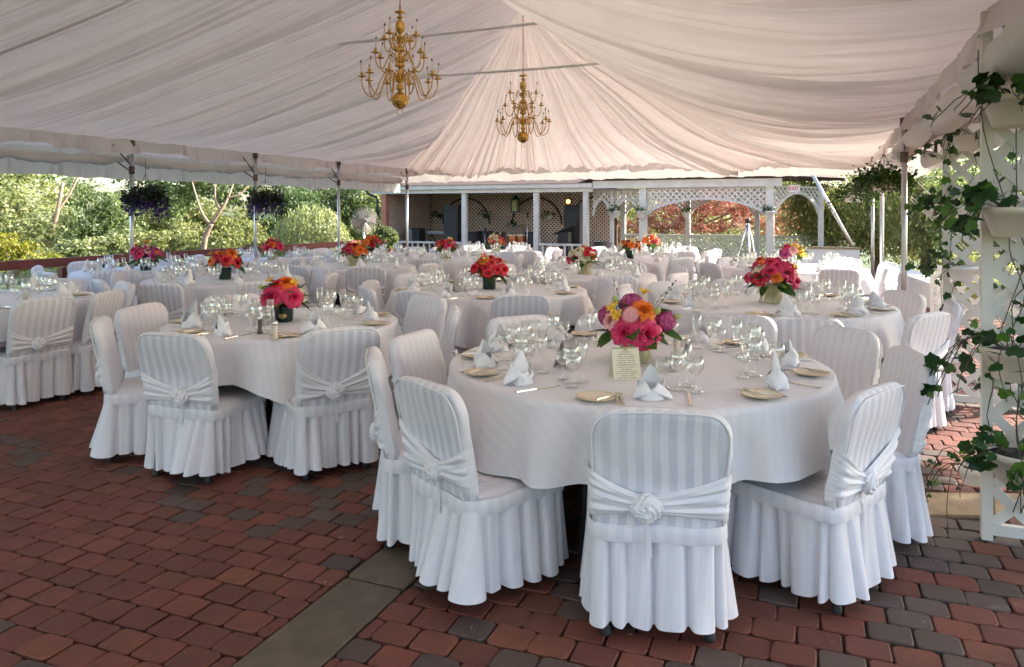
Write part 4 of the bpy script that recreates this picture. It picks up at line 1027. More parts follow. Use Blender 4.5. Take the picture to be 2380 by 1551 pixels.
RNGM = MB(); RNGM.tube([(.028 * math.cos(k / 16 * 2 * PI), 0, -.012 + .034 * math.sin(k / 16 * 2 * PI)) for k in range(17)], .004, 6, False); RNGM = RNGM.me('ring')
LINK = MB(); LINK.tube([(.010 * math.cos(k / 12 * 2 * PI), 0, .02 * math.sin(k / 12 * 2 * PI)) for k in range(13)], .0028, 5, False); LINKM = LINK.me('chain_link')
M_chain = simple('aged_brass_chain', (0.25, 0.14, 0.05), 0.4, 1.0)
def chandelier(p, sc, rz, ztop, label, nl):
    t_ = thing('chandelier', label, 'chandelier', p, rz, 'brass chandeliers', sc)
    link('column', BODM, M_brass, t_); link('ring', RNGM, M_brass, t_)
    for ti, (n, r, zh, zc, lo) in enumerate(tiers):
        for k in range(n):
            a = 2 * PI * (k + .3 * ti) / n
            o = link('arm', ARM[ti], M_brass, t_, rot=(0, 0, a)); link('candle_cup', CUPM, M_brass, o, loc=(r, 0, zc)); g = random.Random(k * 7 + ti); tl = (g.uniform(-.1, .1), g.uniform(-.12, .12), 0)
            link('candle', CANM, M_candle, o, loc=(r, 0, zc), rot=tl); link('bulb', BULM, M_bulb, o, loc=(r, 0, zc), rot=tl)
    L = (ztop - p[2]) / sc - 1.11; n = min(nl, int(L / .034))
    for k in range(n): link('chain_link', LINKM, M_chain, t_, loc=(0, 0, 1.12 + .034 * k), rot=(0, 0, (k % 2) * PI / 2 + .4))
    return t_
def ridge(t_): p = P0 + AU * t_; return p
def chand_at(px, py, t_):
    q = ridge(t_); Y = q.y; return Vector((q.x, Y, CAMH - (py - 493) / 1750 * Y))
c1 = chand_at(0, 258, -3.25); chandelier(c1, .92, .2, 4.25, 'brass many-armed chandelier hanging nearer, cut by the top edge', 30)
c2 = chand_at(0, 336, -.02); chandelier(c2, .90, .7, 4.28, 'brass many-armed chandelier hanging farther, under the tent peak', 40)
# ------------------------------------------------------------------ lattice screens and planters
def diag_runs(w, h, pitch, inside=None, n=70):
    """clipped diagonal slats of a w x h panel: ((x0,z0),(x1,z1),layer)"""
    out = []; step = pitch * math.sqrt(2)
    for layer, sg in ((0, 1), (1, -1)):
        c = -h if sg > 0 else 0
        k = math.floor(c / step) * step
        while k < w + (0 if sg > 0 else h):
            # line x = k + sg*z
            z0, z1 = 0.0, h
            if sg > 0: z0, z1 = max(0, -k), min(h, w - k)
            else: z0, z1 = max(0, k - w), min(h, k)
            if z1 - z0 > .01:
                if inside is None: out.append(((k + sg * z0, z0), (k + sg * z1, z1), layer))
                else:
                    st = None
                    for i in range(n + 1):
                        z = lerp(z0, z1, i / n); ok = inside(k + sg * z, z)
                        if ok and st is None: st = z
                        if (not ok or i == n) and st is not None:
                            if z - st > .015: out.append(((k + sg * st, st), (k + sg * z, z), layer))
                            st = None
            k += step
    return out
def lattice(parent, org, xd, w, z0, z1, pitch, sw, th, mat, single=False, inside=None, name='lattice'):
    org = Vector(org); xd = Vector(xd).normalized(); nd = Vector((xd.y, -xd.x, 0)); runs = diag_runs(w, z1 - z0, pitch, inside); big = MB()
    for (xa, za), (xb, zb), ly in runs:
        off = nd * (th * (.52 if ly else -.52))
        a = org + xd * xa + Vector((0, 0, z0 + za)) + off; b = org + xd * xb + Vector((0, 0, z0 + zb)) + off
        m = MB() if single else big
        m.bar(a, b, sw, th, up=nd)
        if single: m.ob('slat', mat, parent, False)
    if not single: stuff(big.ob(name, mat, parent, False))
IVYL = [leaf_me(.075, .075, 1, True), leaf_me(.06, .066, 2, True)]
M_vine = simple('vine_stem', (0.09, 0.07, 0.035), 0.8)
def potted(name, label, loc, pr, ph, mat, nvine, nleaf, reach, droop, seed, big=True, parent_lab='planter', leafscale=1.0, toward=None, group='ivy planters'):
    """pot with trailing ivy; leaves single when they can be told apart"""
    g = random.Random(seed); t_ = thing(name, label, parent_lab, loc, 0, group)
    m = MB(); m.lathe([(pr * .68, -ph), (pr * .72, -ph + .004), (pr * .95, -.03), (pr * 1.06, -.028), (pr * 1.08, -.004), (pr * 1.06, 0), (pr * .98, 0), (pr * .95, -.02), (0, -.025)], 28); m.ob('pot', mat, t_)
    m = MB(); m.lathe([(pr * .94, -.018), (pr * .5, -.012), (0, -.008)], 16, close=False); m.ob('soil', M_soil, t_)
    vm = MB(); spots = []
    for k in range(nvine):
        a = g.uniform(0, 2 * PI) if toward is None else toward + g.gauss(0, .75)
        L = reach * g.uniform(.5, 1.15); o = Vector((math.cos(a), math.sin(a), 0)); pts = []
        up = g.uniform(.02, .10) ; dr = droop * g.uniform(.4, 1.2); wob = g.uniform(0, 6)
        for i in range(9):
            u = i / 8; sw = Vector((-o.y, o.x, 0)) * (.05 * math.sin(u * 5 + wob) * L * 2)
            pts.append(o * (pr * .5 + L * math.sin(u * 1.35)) + sw + Vector((0, 0, up * math.sin(PI * min(1, u * 1.5)) - dr * u * u)))
        vm.tube(pts, .0022, 5)
        for q in range(max(2, nleaf // nvine)):
            f = g.uniform(.1, 1) * 8; i = min(7, int(f)); spots.append(pts[i].lerp(pts[i + 1], f - i))
    vm.ob('vine', M_vine, t_)
    if big:
        for p in spots:
            o = link('leaf', g.choice(IVYL), L_ivy, t_, loc=p + Vector((g.uniform(-.02, .02), g.uniform(-.02, .02), g.uniform(-.015, .03))), scale=leafscale * g.uniform(.45, 1.0))
            o.rotation_euler = (g.uniform(-.6, .9), g.uniform(-.7, .7), g.uniform(0, 6.28))
            if g.random() < .5: o.rotation_euler = (g.uniform(.9, 1.7), g.uniform(-.5, .5), PI + g.gauss(0, .6))
    else:
        m = MB()
        for p in spots:
            s_ = leafscale * g.uniform(.6, 1.2) * .06; R = Matrix.Rotation(g.uniform(0, 6.28), 3, 'Z') @ Matrix.Rotation(g.uniform(-.4, 1.4), 3, 'X')
            q = p + Vector((g.gauss(0, .02), g.gauss(0, .02), g.gauss(0.01, .02)))
            m.add([q, q + R @ Vector((s_ * .5, s_ * .4, .006)), q + R @ Vector((0, s_, -.008)), q + R @ Vector((-s_ * .5, s_ * .4, .006))], [[0, 1, 2, 3]])
        m.ob('foliage', L_ivy_m, t_, False)
    return t_
def screen(org, xd, w, h, label, pw=.045):
    t_ = thing('lattice_screen', label, 'lattice', org); xd = Vector(xd).normalized(); O = Vector((0, 0, 0))
    for x in (0, w):
        m = MB(); m.box(xd * x + Vector((0, 0, h / 2)), (pw, pw, h), Matrix.Rotation(math.atan2(xd.y, xd.x), 3, 'Z')); m.ob('post', M_cream, t_, False)
    for z in (.05, h - .04):
        m = MB(); m.bar(xd * (pw / 2 + .001) + Vector((0, 0, z)), xd * (w - pw / 2 - .001) + Vector((0, 0, z)), .032, .05); m.ob('rail', M_cream, t_, False)
    lattice(t_, xd * (pw / 2 + .002), xd, w - pw - .004, .07, h - .06, .118, .045, .008, M_cream, True)
    return t_
s1 = on_z(2293, 1252, 0); screen(s1, AV, .95, 2.42, 'cream diamond lattice screen standing nearest, at the picture edge')
s2 = on_z(2199, 938, 0); screen(s2, AV, .60, 2.25, 'narrow cream lattice screen with hanging pots, behind the nearest one')
s3 = on_z(2166, 738, 0); screen(s3, AV, .7, .75, 'low lattice planter screen standing by the white wall')
W = PI * .75
potted('ivy_planter', 'cream half-round pot with dark ivy, topmost on the nearest lattice', at(2368, 225, 3.30), .14, .13, M_potc, 9, 44, .26, .10, 1, True, toward=PI)
potted('ivy_planter', 'cream half-round pot with trailing ivy, second from top on the nearest lattice', at(2368, 482, 3.30), .14, .13, M_potc, 10, 52, .27, .12, 2, True, toward=PI)
potted('ivy_planter', 'cream half-round pot with trailing ivy, third from top on the nearest lattice', at(2368, 808, 3.28), .14, .14, M_potc, 11, 56, .28, .22, 3, True, toward=PI)
potted('ivy_planter', 'low ivy pot with bright leaves near the foot of the nearest lattice', at(2372, 1050, 3.27), .13, .13, M_potc, 8, 40, .18, .12, 4, True, toward=PI)
potted('ivy_planter', 'small ivy pot trailing to the paving beside the nearest lattice post', at(2262, 1085, 3.62), .06, .08, M_potw, 8, 34, .20, .26, 5, True, toward=PI, leafscale=.6)
potted('ivy_planter', 'white pot with ivy spilling over, topmost on the narrow lattice screen', at(2248, 316, 5.70), .10, .11, M_potw, 9, 44, .34, .16, 6, True, toward=PI, leafscale=1.05)
potted('ivy_planter', 'white box-shaped pot with dark ivy, in the middle of the narrow lattice', at(2222, 478, 5.70), .12, .12, M_potw, 8, 40, .26, .10, 7, True, toward=PI)
potted('ivy_planter', 'white pot jutting from the far side of the narrow lattice', at(2170, 470, 6.1), .07, .12, M_potw, 4, 16, .12, .05, 8, True, toward=PI)
potted('ivy_planter', 'white pot with light ivy, third from top on the narrow lattice', at(2236, 618, 5.70), .10, .11, M_potw, 9, 46, .36, .10, 9, True, toward=PI)
potted('ivy_planter', 'white pot with drooping ivy, lowest on the narrow lattice screen', at(2205, 828, 5.66), .12, .12, M_potw, 9, 44, .24, .26, 10, True, toward=PI)
# hanging baskets
def basket(label, p, r, mat, n, seed, ztop, flowers=None, spread=1.0, flat_=.45):
    g = random.Random(seed); t_ = thing('hanging_basket', label, 'hanging basket', p, 0, 'hanging baskets')
    m = MB(); m.lathe([(r * .34, -r * .42), (r * .45, -.01), (r * .48, 0), (r * .40, 0), (0, -.02)], 20); m.ob('pot', M_potw if flowers is None else M_black, t_)
    m = MB()
    for k in range(3): a = k * 2.1; m.tube([(r * .45 * math.cos(a), r * .45 * math.sin(a), 0), (0, 0, .28)], .003, 5)
    m.tube([(0, 0, .28), (0, 0, ztop - p.z)], .003, 5); m.ob('hanger', M_darkmetal, t_)
    def cloud(n, s0, zb, zs):
        m = MB()
        for k in range(n):
            a = g.uniform(0, 6.28); rr = r * math.sqrt(g.random()) * spread; z = zb + g.gauss(0, zs) - .30 * (rr / r) ** 2 * r
            q = Vector((rr * math.cos(a), rr * math.sin(a), z)); s_ = s0 * g.uniform(.6, 1.3)
            R = Matrix.Rotation(g.uniform(0, 6.28), 3, 'Z') @ Matrix.Rotation(g.uniform(-1.2, 1.2), 3, 'X')
            m.add([q, q + R @ Vector((s_ * .4, s_ * .45, .004)), q + R @ Vector((0, s_, -.01)), q + R @ Vector((-s_ * .4, s_ * .45, .004))], [[0, 1, 2, 3]])
        return m
    cloud(n, .05, .04, r * .22).ob('foliage', L_ivy_m if flowers is None else L_bask, t_, False)
    if flowers is not None: cloud(int(n * .8), .05, -.06, r * .30).ob('blossom', flowers, t_, False)
    return t_
L_bask = leafmat('basket_leaf', [(0, (0.02, 0.04, 0.015)), (1, (0.05, 0.08, 0.03))], .2)
P_purp = leafmat('purple_petunia', [(0, (0.035, 0.012, 0.09)), (.6, (0.07, 0.025, 0.16)), (1, (0.12, 0.06, 0.24))], .15)
q = P0 + AU * -2.44 + AV * -4.45; basket('purple petunia basket hanging by the near timber-rail tent pole', at(338, 455, q.y - .1), .28, None, 900, 3, 2.2, P_purp)
q = P0 + AU * -.12 + AV * -4.45; basket('purple petunia basket hanging by the next tent pole along the rail', at(617, 460, q.y - .1), .28, None, 900, 4, 2.2, P_purp)
basket('white basket of feathery green trailing fern under the garden-side eave', at(2055, 418, 8.2), .30, None, 1500, 5, 2.2, None, 1.05)
basket('leafy hanging basket in the sunlit corner of the tent', at(1985, 448, 12.2), .38, None, 1200, 6, 2.2, None, 1.05)

def climber(label, org, xd, w, z0, z1, n, seed, sc=1.0):
    """ivy climbing over a lattice face"""
    g = random.Random(seed); t_ = thing('climbing_ivy', label, 'ivy', org, 0, 'ivy climbing the lattice'); xd = Vector(xd).normalized(); nd = Vector((xd.y, -xd.x, 0))
    if nd.y > 0: nd = -nd
    vm = MB(); sp_ = []
    for k in range(6):
        x = g.uniform(0, w); pts = []
        for i in range(12): x = min(w + .03, max(-.04, x + g.gauss(0, .045))); pts.append(xd * x + nd * (.03 + .02 * g.random()) + Vector((0, 0, lerp(z0, z1, i / 11 * g.uniform(.9, 1)))))
        vm.tube(smooth_path(pts, 30), .0025, 5)
        for q in range(n // 6): f = g.uniform(0, 11); i = min(10, int(f)); sp_.append(pts[i].lerp(pts[i + 1], f - i))
    vm.ob('vine', M_vine, t_)
    for p in sp_:
        o = link('leaf', g.choice(IVYL), L_ivy, t_, loc=p + nd * g.uniform(.01, .05) + xd * g.gauss(0, .02), scale=sc * g.uniform(.55, 1.15)); o.rotation_euler = (g.uniform(.8, 1.7), g.uniform(-.6, .6), math.atan2(nd.y, nd.x) + PI / 2 + g.gauss(0, .6) + PI)
climber('ivy climbing the full height of the nearest lattice screen', s1, AV, .30, .15, 2.3, 96, 5, .8)
climber('ivy climbing the narrow lattice screen behind', s2, AV, .5, .3, 2.15, 90, 6, .85)
# ------------------------------------------------------------------ timber rail, low walls
rl = thing('timber_railing', 'long red-brown timber railing along the open side of the tent', 'railing', (0, 0, 0))
ra, rb = on_z(-240, 634, .84), on_z(905, 561, .84); rd = (rb - ra).normalized()
m = MB(); m.bar(ra, rb, .06, .115); m.ob('handrail', M_red, rl, False)
m = MB(); m.bar(ra + Vector((0, 0, -.62)), rb + Vector((0, 0, -.62)), .04, .06); m.ob('lower_rail', M_red, rl, False)
L = (rb - ra).length; k = 0
while k * 1.55 < L:
    p = ra + rd * (k * 1.55 + .35); m = MB(); m.box((p.x, p.y, .355), (.09, .09, .83), Matrix.Rotation(math.atan2(rd.y, rd.x), 3, 'Z')); m.ob('post', M_red, rl, False); k += 1
def lowwall(a, b, h, th, label, cap=None):
    t_ = thing('low_wall', label, 'wall', a); d = (b - a); d.z = 0; M = Matrix.Rotation(math.atan2(d.y, d.x), 3, 'Z')
    m = MB(); m.box(d / 2 + Vector((0, 0, h / 2 - .05)), (d.length, th, h + .1), M); m.ob('wall_face', M_white, t_, False)
    m = MB(); m.box(d / 2 + Vector((0, 0, h + .022)), (d.length + .04, th + .06, .04), M); m.ob('coping', cap or M_white, t_, False)
lowwall(Vector((6.55, 11.3, 0)), Vector((7.7, 15.4, 0)), .36, .30, 'low white wall running beside the clipped hedge')
lowwall(Vector((5.75, 16.3, 0)), Vector((7.25, 15.7, 0)), .72, .2, 'white parapet wall behind the sunlit corner table', M_wood)

# ------------------------------------------------------------------ stage pavilion
S0 = Vector((-3.43, 20.0, 0))
def sp(a, b, z): p = S0 + AV * a + AU * b; return Vector((p.x, p.y, z))
SM = Matrix.Rotation(math.atan2(AV.y, AV.x), 3, 'Z')
def sa(px):                      # distance along the stage front under picture column px
    k = (px - 1190) / 1750; return (20 * k + 3.43) / (.922 + .387 * k)
st = thing('stage_pavilion', 'low white-trimmed stage pavilion with dark lattice interior', 'pavilion', S0)
def spart(m, name, mat, parent=None, smooth=False):
    m.V = [(x - S0.x, y - S0.y, z) for x, y, z in m.V]; return m.ob(name, mat, parent or st, smooth)
def sbox(name, mat, a0, a1, b0, b1, z0, z1, parent=None):
    m = MB(); c = sp((a0 + a1) / 2, (b0 + b1) / 2, (z0 + z1) / 2); m.box(c, (a1 - a0, b1 - b0, z1 - z0), SM); return spart(m, name, mat, parent)
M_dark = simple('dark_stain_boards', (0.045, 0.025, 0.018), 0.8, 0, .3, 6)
M_tan = simple('tan_lattice_paint', (0.80, 0.64, 0.54), 0.6, 0, .12)
A1 = sa(1362)
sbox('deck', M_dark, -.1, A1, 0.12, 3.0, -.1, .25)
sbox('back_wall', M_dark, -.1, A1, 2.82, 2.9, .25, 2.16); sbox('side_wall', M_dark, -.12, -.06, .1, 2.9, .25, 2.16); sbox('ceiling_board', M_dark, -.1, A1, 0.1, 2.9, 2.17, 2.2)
lattice(st, sp(-.05, 2.72, 0) - S0, AV, A1 - .02, .27, 2.1, .078, .036, .008, M_tan, False, name='back_lattice')
lattice(st, sp(-.03, .2, 0) - S0, AU, 2.45, .27, 2.1, .078, .036, .008, M_tan, False, name='side_lattice')
sbox('salmon_end_wall', M_salmon, -.02, .13, -.06, .1, -.1, 1.98)
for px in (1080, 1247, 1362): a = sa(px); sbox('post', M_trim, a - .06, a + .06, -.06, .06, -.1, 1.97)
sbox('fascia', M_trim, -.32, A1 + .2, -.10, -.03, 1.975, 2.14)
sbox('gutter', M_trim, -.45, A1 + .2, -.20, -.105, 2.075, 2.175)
m = MB(); m.tube([sp(-.42, -.15, 2.08), sp(-.40, -.12, 1.98), sp(-.2, -.03, 1.9), sp(-.17, 0, 1.8), sp(-.17, 0, 0)], .035, 8); spart(m, 'downpipe', M_darkmetal, None, True)
m = MB(); m.add([sp(-.5, -.25, 2.18), sp(A1 + .1, -.25, 2.18), sp(A1 + .1, 1.6, 2.75), sp(-.5, 1.6, 2.75), sp(-.5, 3.4, 2.18), sp(A1 + .1, 3.4, 2.18)], [[0, 1, 2, 3], [3, 2, 5, 4], [0, 3, 4], [1, 5, 2], [0, 4, 5, 1]]); spart(m, 'roof', M_shingle)
for a0, a1 in ((.14, sa(1080) - .07), (sa(1247) + .07, A1 - .07)):
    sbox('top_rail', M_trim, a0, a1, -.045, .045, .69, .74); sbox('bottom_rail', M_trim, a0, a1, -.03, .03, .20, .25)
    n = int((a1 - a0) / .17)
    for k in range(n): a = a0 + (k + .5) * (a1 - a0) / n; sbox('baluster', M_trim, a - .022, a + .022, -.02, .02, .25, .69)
for a in (1.15, 3.35, 5.0):
    m = MB(); m.tube([sp(a + .75 * math.cos(PI * k / 20) * (.9 if a > 4 else 1), 2.66, (1.15 + .75 * math.sin(PI * k / 20))) for k in range(21)], .02, 6); spart(m, 'arch_trim', M_dark, None, True)
# things on the stage
def at_b(px, py, b):
    """point at picture (px,py) on the plane b metres behind the stage front"""
    o = S0 + AU * b; k = (px - 1190) / 1750; a = (o.y * k - o.x) / (AV.x - AV.y * k); p = o + AV * a; return Vector((p.x, p.y, CAMH - (py - 493) / 1750 * p.y))
ROT = math.atan2(AV.y, AV.x)
def obox(m, c, d): m.box(c, d); return m
def pa_speaker(px, py0, py1, w, b, label, led=None):
    top = at_b(px, py0, b); z0 = .25; h = top.z - z0; t_ = thing('loudspeaker_tower', label, 'speaker', (top.x, top.y, z0), ROT)
    m = MB(); m.box((0, 0, h / 2), (w, w, h)); m.ob('cabinet', M_black, t_, False)
    m = MB(); m.box((0, -w / 2 - .006, h * .62), (w * .86, .01, h * .5)); m.ob('grille', M_spk, t_, False)
    for sx in (-1, 1):
        m = MB(); m.tube([(sx * (w / 2 + .004), -.06, h * .5), (sx * (w / 2 + .02), 0, h * .5), (sx * (w / 2 + .004), .06, h * .5)], .01, 6); m.ob('handle', M_darkmetal, t_)
    if led: m = MB(); m.lathe([(0, -.016), (.014, -.010), (.016, 0), (.014, .010), (0, .016)], 12, (0, -w / 2 - .014, led), False); m.ob('indicator_light', emit('red_led', (1.0, .03, .02), 6.0), t_)
M_spk = simple('speaker_grille', (0.035, 0.036, 0.04), .7)
pa_speaker(1056, 477, 566, .42, 1.0, 'tall black loudspeaker with red indicator light behind the stage rail', .42)
pa_speaker(1335, 477, 566, .42, 1.0, 'tall black loudspeaker by the gazebo end of the stage')
p = at_b(1313, 525, .55); t_ = thing('lectern', 'black slanted lectern in front of the loudspeaker on the stage', 'lectern', (p.x, p.y, .25), ROT)
m = MB(); m.box((0, 0, .38), (.28, .3, .76)); m.ob('column', M_black, t_, False); m = MB(); m.box((0, 0, .82), (.5, .4, .03), Matrix.Rotation(-.5, 3, 'Y')); m.ob('slanted_top', M_spk, t_, False)
p = at_b(1020, 541, 1.2); t_ = thing('keyboard', 'grey electric keyboard on a folding stand on the stage', 'keyboard', (p.x, p.y, .25), ROT); h = p.z - .25
M_kb = simple('keyboard_grey', (0.22, 0.24, 0.27), .4)
m = MB(); m.box((0, 0, h), (.62, .26, .07)); m.ob('body', M_kb, t_, False); m = MB(); m.box((0, -.06, h + .038), (.56, .1, .006)); m.ob('keys', M_china, t_, False)
for s_ in (-1, 1): m = MB(); m.tube([(-.24 * s_, 0, 0), (.24 * s_, .02 * s_, h - .036)], .014, 6); m.ob('stand_leg', M_darkmetal, t_)
p = at_b(965, 560, .9); t_ = thing('amplifier', 'dark amplifier with pale front panel on the stage floor', 'amplifier', (p.x, p.y, .25), ROT)
m = MB(); m.box((0, 0, .40), (.44, .34, .80)); m.ob('cabinet', M_black, t_, False); m = MB(); m.box((-.1, -.175, .62), (.2, .012, .34)); m.ob('front_panel', M_kb, t_, False)
def drum(px, py, r, h, b, label, mat, lug=True):
    p = at_b(px, py, b); t_ = thing('drum', label, 'drum', p, 0)
    m = MB(); m.lathe([(r, -h), (r * 1.02, -h + .01), (r * .99, -h * .5), (r * 1.02, -.01), (r, 0)], 20); m.ob('shell', mat, t_)
    m = MB(); m.lathe([(r * 1.05, -.02), (r * 1.05, .006), (r, .008), (0, .005)], 20, close=False); m.ob('drumhead', M_china if not mat is M_black else M_black, t_)
    m = MB(); m.tube([(0, 0, -h), (0, 0, .26 - p.z)], .014, 6)
    for k in range(3): a = k * 2.1; m.tube([(0, 0, .5 - p.z), (.2 * math.cos(a), .2 * math.sin(a), .26 - p.z)], .01, 6)
    m.ob('stand', M_darkmetal, t_)
M_cop = simple('copper_shell', (0.45, 0.16, 0.07), .35, .8)
drum(1192, 546, .14, .22, 1.0, 'copper timbale drum, the one nearer the middle of the stage', M_cop); drum(1212, 546, .13, .2, 1.0, 'copper timbale drum beside the microphone stand', M_cop)
drum(1100, 540, .24, .42, 1.3, 'black covered drum beside the stage post', M_black); drum(1128, 538, .22, .34, 1.5, 'black covered drum in the middle of the stage', M_black); drum(1155, 541, .22, .4, 1.2, 'black covered drum next to the copper timbales', M_black); drum(1238, 540, .2, .5, 1.2, 'black covered drum by the second stage post', M_black)
def micstand(px, py, b, label):
    p = at_b(px, py, b); t_ = thing('microphone_stand', label, 'microphone stand', (p.x, p.y, .25), .4); h = p.z - .25
    m = MB(); m.tube([(0, 0, 0), (0, 0, h)], .011, 8); m.ob('pole', M_steel, t_); m = MB(); m.lathe([(.15, 0), (.15, .012), (.02, .03)], 16); m.ob('base', M_darkmetal, t_)
    m = MB(); m.lathe([(0, -.1), (.012, -.09), (.016, 0), (.028, .02), (.028, .05), (0, .065)], 10, (0, -.03, h), False); m.ob('microphone', M_black, t_)
micstand(1127, 536, .6, 'thin microphone stand in front of the black drums'); micstand(1225, 500, .8, 'taller microphone stand beside the copper drums')
p = at_b(1198, 494, 2.4); t_ = thing('lantern', 'green lantern with pale glass hanging on the stage lattice', 'lantern', p, ROT)
M_lg = simple('lantern_green', (0.02, 0.09, 0.05), .4); m = MB(); m.box((0, 0, .36), (.2, .2, .02)); m.box((0, 0, .02), (.2, .2, .03)); m.lathe([(.14, .37), (.04, .46), (.03, .5), (0, .5)], 4, close=False)
for sx in (-1, 1):
    for sy in (-1, 1): m.box((sx * .085, sy * .085, .19), (.02, .02, .32))
m.ob('frame', M_lg, t_, False); m = MB(); m.box((0, 0, .19), (.15, .15, .30)); m.ob('glass', simple('lantern_glass', (0.55, 0.55, 0.2), .3), t_, False)
p = at_b(1324, 469, 1.2); t_ = thing('stage_spotlight', 'small spotlight glowing orange above the stage loudspeaker', 'spotlight', p, ROT)
m = MB(); m.lathe([(.05, -.02), (.075, .02), (.075, .2), (.04, .24), (0, .24)], 14, close=False); m.V = [(y * .3 + x, -z * .0 + (z - .1), y) for x, y, z in m.V]; m.ob('housing', M_black, t_)
m = MB(); m.lathe([(0, -.03), (.05, -.02), (.055, 0), (.05, .01), (0, .02)], 14, close=False); m.V = [(x, z - .11, y) for x, y, z in m.V]; m.ob('lens', emit('orange_lamp', (1.0, .30, .06), 3.0), t_)
m = MB(); m.bar((0, 0, .05), (0, 0, 2.17 - p.z), .03); m.ob('yoke', M_black, t_, False)
for k, (px, py, lab) in enumerate(((943, 497, 'white pot of trailing ivy on the stage lattice near the salmon wall'), (1021, 497, 'small pot plant on the stage lattice beside the tall loudspeaker'), (1130, 497, 'round pot plant inside the middle stage arch'), (1199, 522, 'pale pot with small plant under the green lantern'), (1275, 501, 'pale pot plant on the lattice beside the second stage post'))):
    potted('wall_planter', lab, at_b(px, py, 2.45), .10, .12, M_potw if k in (0, 3, 4) else M_lg, 7, 60, .22, .12, 60 + k, False, toward=-PI / 2 - .4, group='pots on the stage lattice')

# ------------------------------------------------------------------ gazebo
gz = thing('gazebo', 'white lattice gazebo with arched openings beside the stage', 'gazebo', S0)
GA = [A1 + .06, sa(1495), sa(1790)]
def gpart(m, name, mat, smooth=False): return spart(m, name, mat, gz, smooth)
def gbox(name, mat, a0, a1, b0, b1, z0, z1): return sbox(name, mat, a0, a1, b0, b1, z0, z1, gz)
BR = 2.5
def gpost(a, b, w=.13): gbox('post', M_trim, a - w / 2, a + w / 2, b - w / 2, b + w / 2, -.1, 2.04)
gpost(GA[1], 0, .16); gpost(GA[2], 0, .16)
def arch(a0, b0, a1, b1, zs, za, ztop, pitch=.095, sw=.042):
    """spandrel lattice over an arched band between two posts"""
    A, B = sp(a0, b0, 0), sp(a1, b1, 0); d = B - A; w = d.length; d.normalize()
    f = lambda x: zs + (za - zs) * max(0, math.sin(PI * min(1, max(0, x / w)))) ** .62
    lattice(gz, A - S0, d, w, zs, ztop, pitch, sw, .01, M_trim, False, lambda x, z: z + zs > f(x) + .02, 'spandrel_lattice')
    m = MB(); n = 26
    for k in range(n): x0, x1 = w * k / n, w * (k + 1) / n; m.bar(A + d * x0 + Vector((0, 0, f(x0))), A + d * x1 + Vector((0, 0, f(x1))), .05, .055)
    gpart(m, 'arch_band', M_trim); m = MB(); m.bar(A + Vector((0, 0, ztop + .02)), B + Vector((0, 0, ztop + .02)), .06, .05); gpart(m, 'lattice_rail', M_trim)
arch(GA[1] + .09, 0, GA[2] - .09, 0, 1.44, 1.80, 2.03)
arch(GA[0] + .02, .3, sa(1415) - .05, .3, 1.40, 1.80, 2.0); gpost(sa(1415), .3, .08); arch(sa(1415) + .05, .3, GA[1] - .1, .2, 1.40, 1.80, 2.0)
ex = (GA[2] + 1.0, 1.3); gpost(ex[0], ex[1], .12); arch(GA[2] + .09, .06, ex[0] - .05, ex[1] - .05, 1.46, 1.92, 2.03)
rear = [GA[0] + .2, GA[0] + 1.9, GA[0] + 3.6, GA[2] + 1.0]
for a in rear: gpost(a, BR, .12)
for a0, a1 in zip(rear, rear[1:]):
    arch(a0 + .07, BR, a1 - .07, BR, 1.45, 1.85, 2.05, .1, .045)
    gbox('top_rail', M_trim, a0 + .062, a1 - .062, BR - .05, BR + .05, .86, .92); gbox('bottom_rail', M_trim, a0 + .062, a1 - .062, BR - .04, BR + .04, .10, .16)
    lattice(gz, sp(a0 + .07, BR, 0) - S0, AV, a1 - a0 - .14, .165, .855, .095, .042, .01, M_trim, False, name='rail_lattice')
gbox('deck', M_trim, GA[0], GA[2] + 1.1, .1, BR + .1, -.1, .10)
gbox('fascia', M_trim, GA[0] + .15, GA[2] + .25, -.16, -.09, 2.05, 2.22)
m = MB(); m.add([sp(GA[0] - .1, -.35, 2.26), sp(GA[2] + .45, -.35, 2.26), sp(GA[2] + 1.5, 1.3, 2.26), sp(GA[2] + 1.5, BR + .4, 2.26), sp(GA[0] - .1, BR + .4, 2.26), sp((GA[0] + GA[2]) / 2 + .3, 1.3, 3.1)], [[0, 1, 5], [1, 2, 5], [2, 3, 5], [3, 4, 5], [4, 0, 5], [4, 3, 2, 1, 0]]); gpart(m, 'roof', M_shingle)
for k, (a, b, lab) in enumerate(((GA[1], -.2, 'white pot with dark plant on the gazebo post next to the stage'), (GA[2], -.2, 'white pot with small plant on the outer gazebo post'), (rear[1], BR - .2, 'white pot on the rear gazebo post before the red maple'), (sa(1430), .1, 'white pot hanging in the narrow gazebo bay'))):
    p = sp(a, b, 1.52); potted('post_planter', lab, p, .10, .16, M_potw, 7, 60, .12, .02, 80 + k, False, group='pots on the gazebo posts')
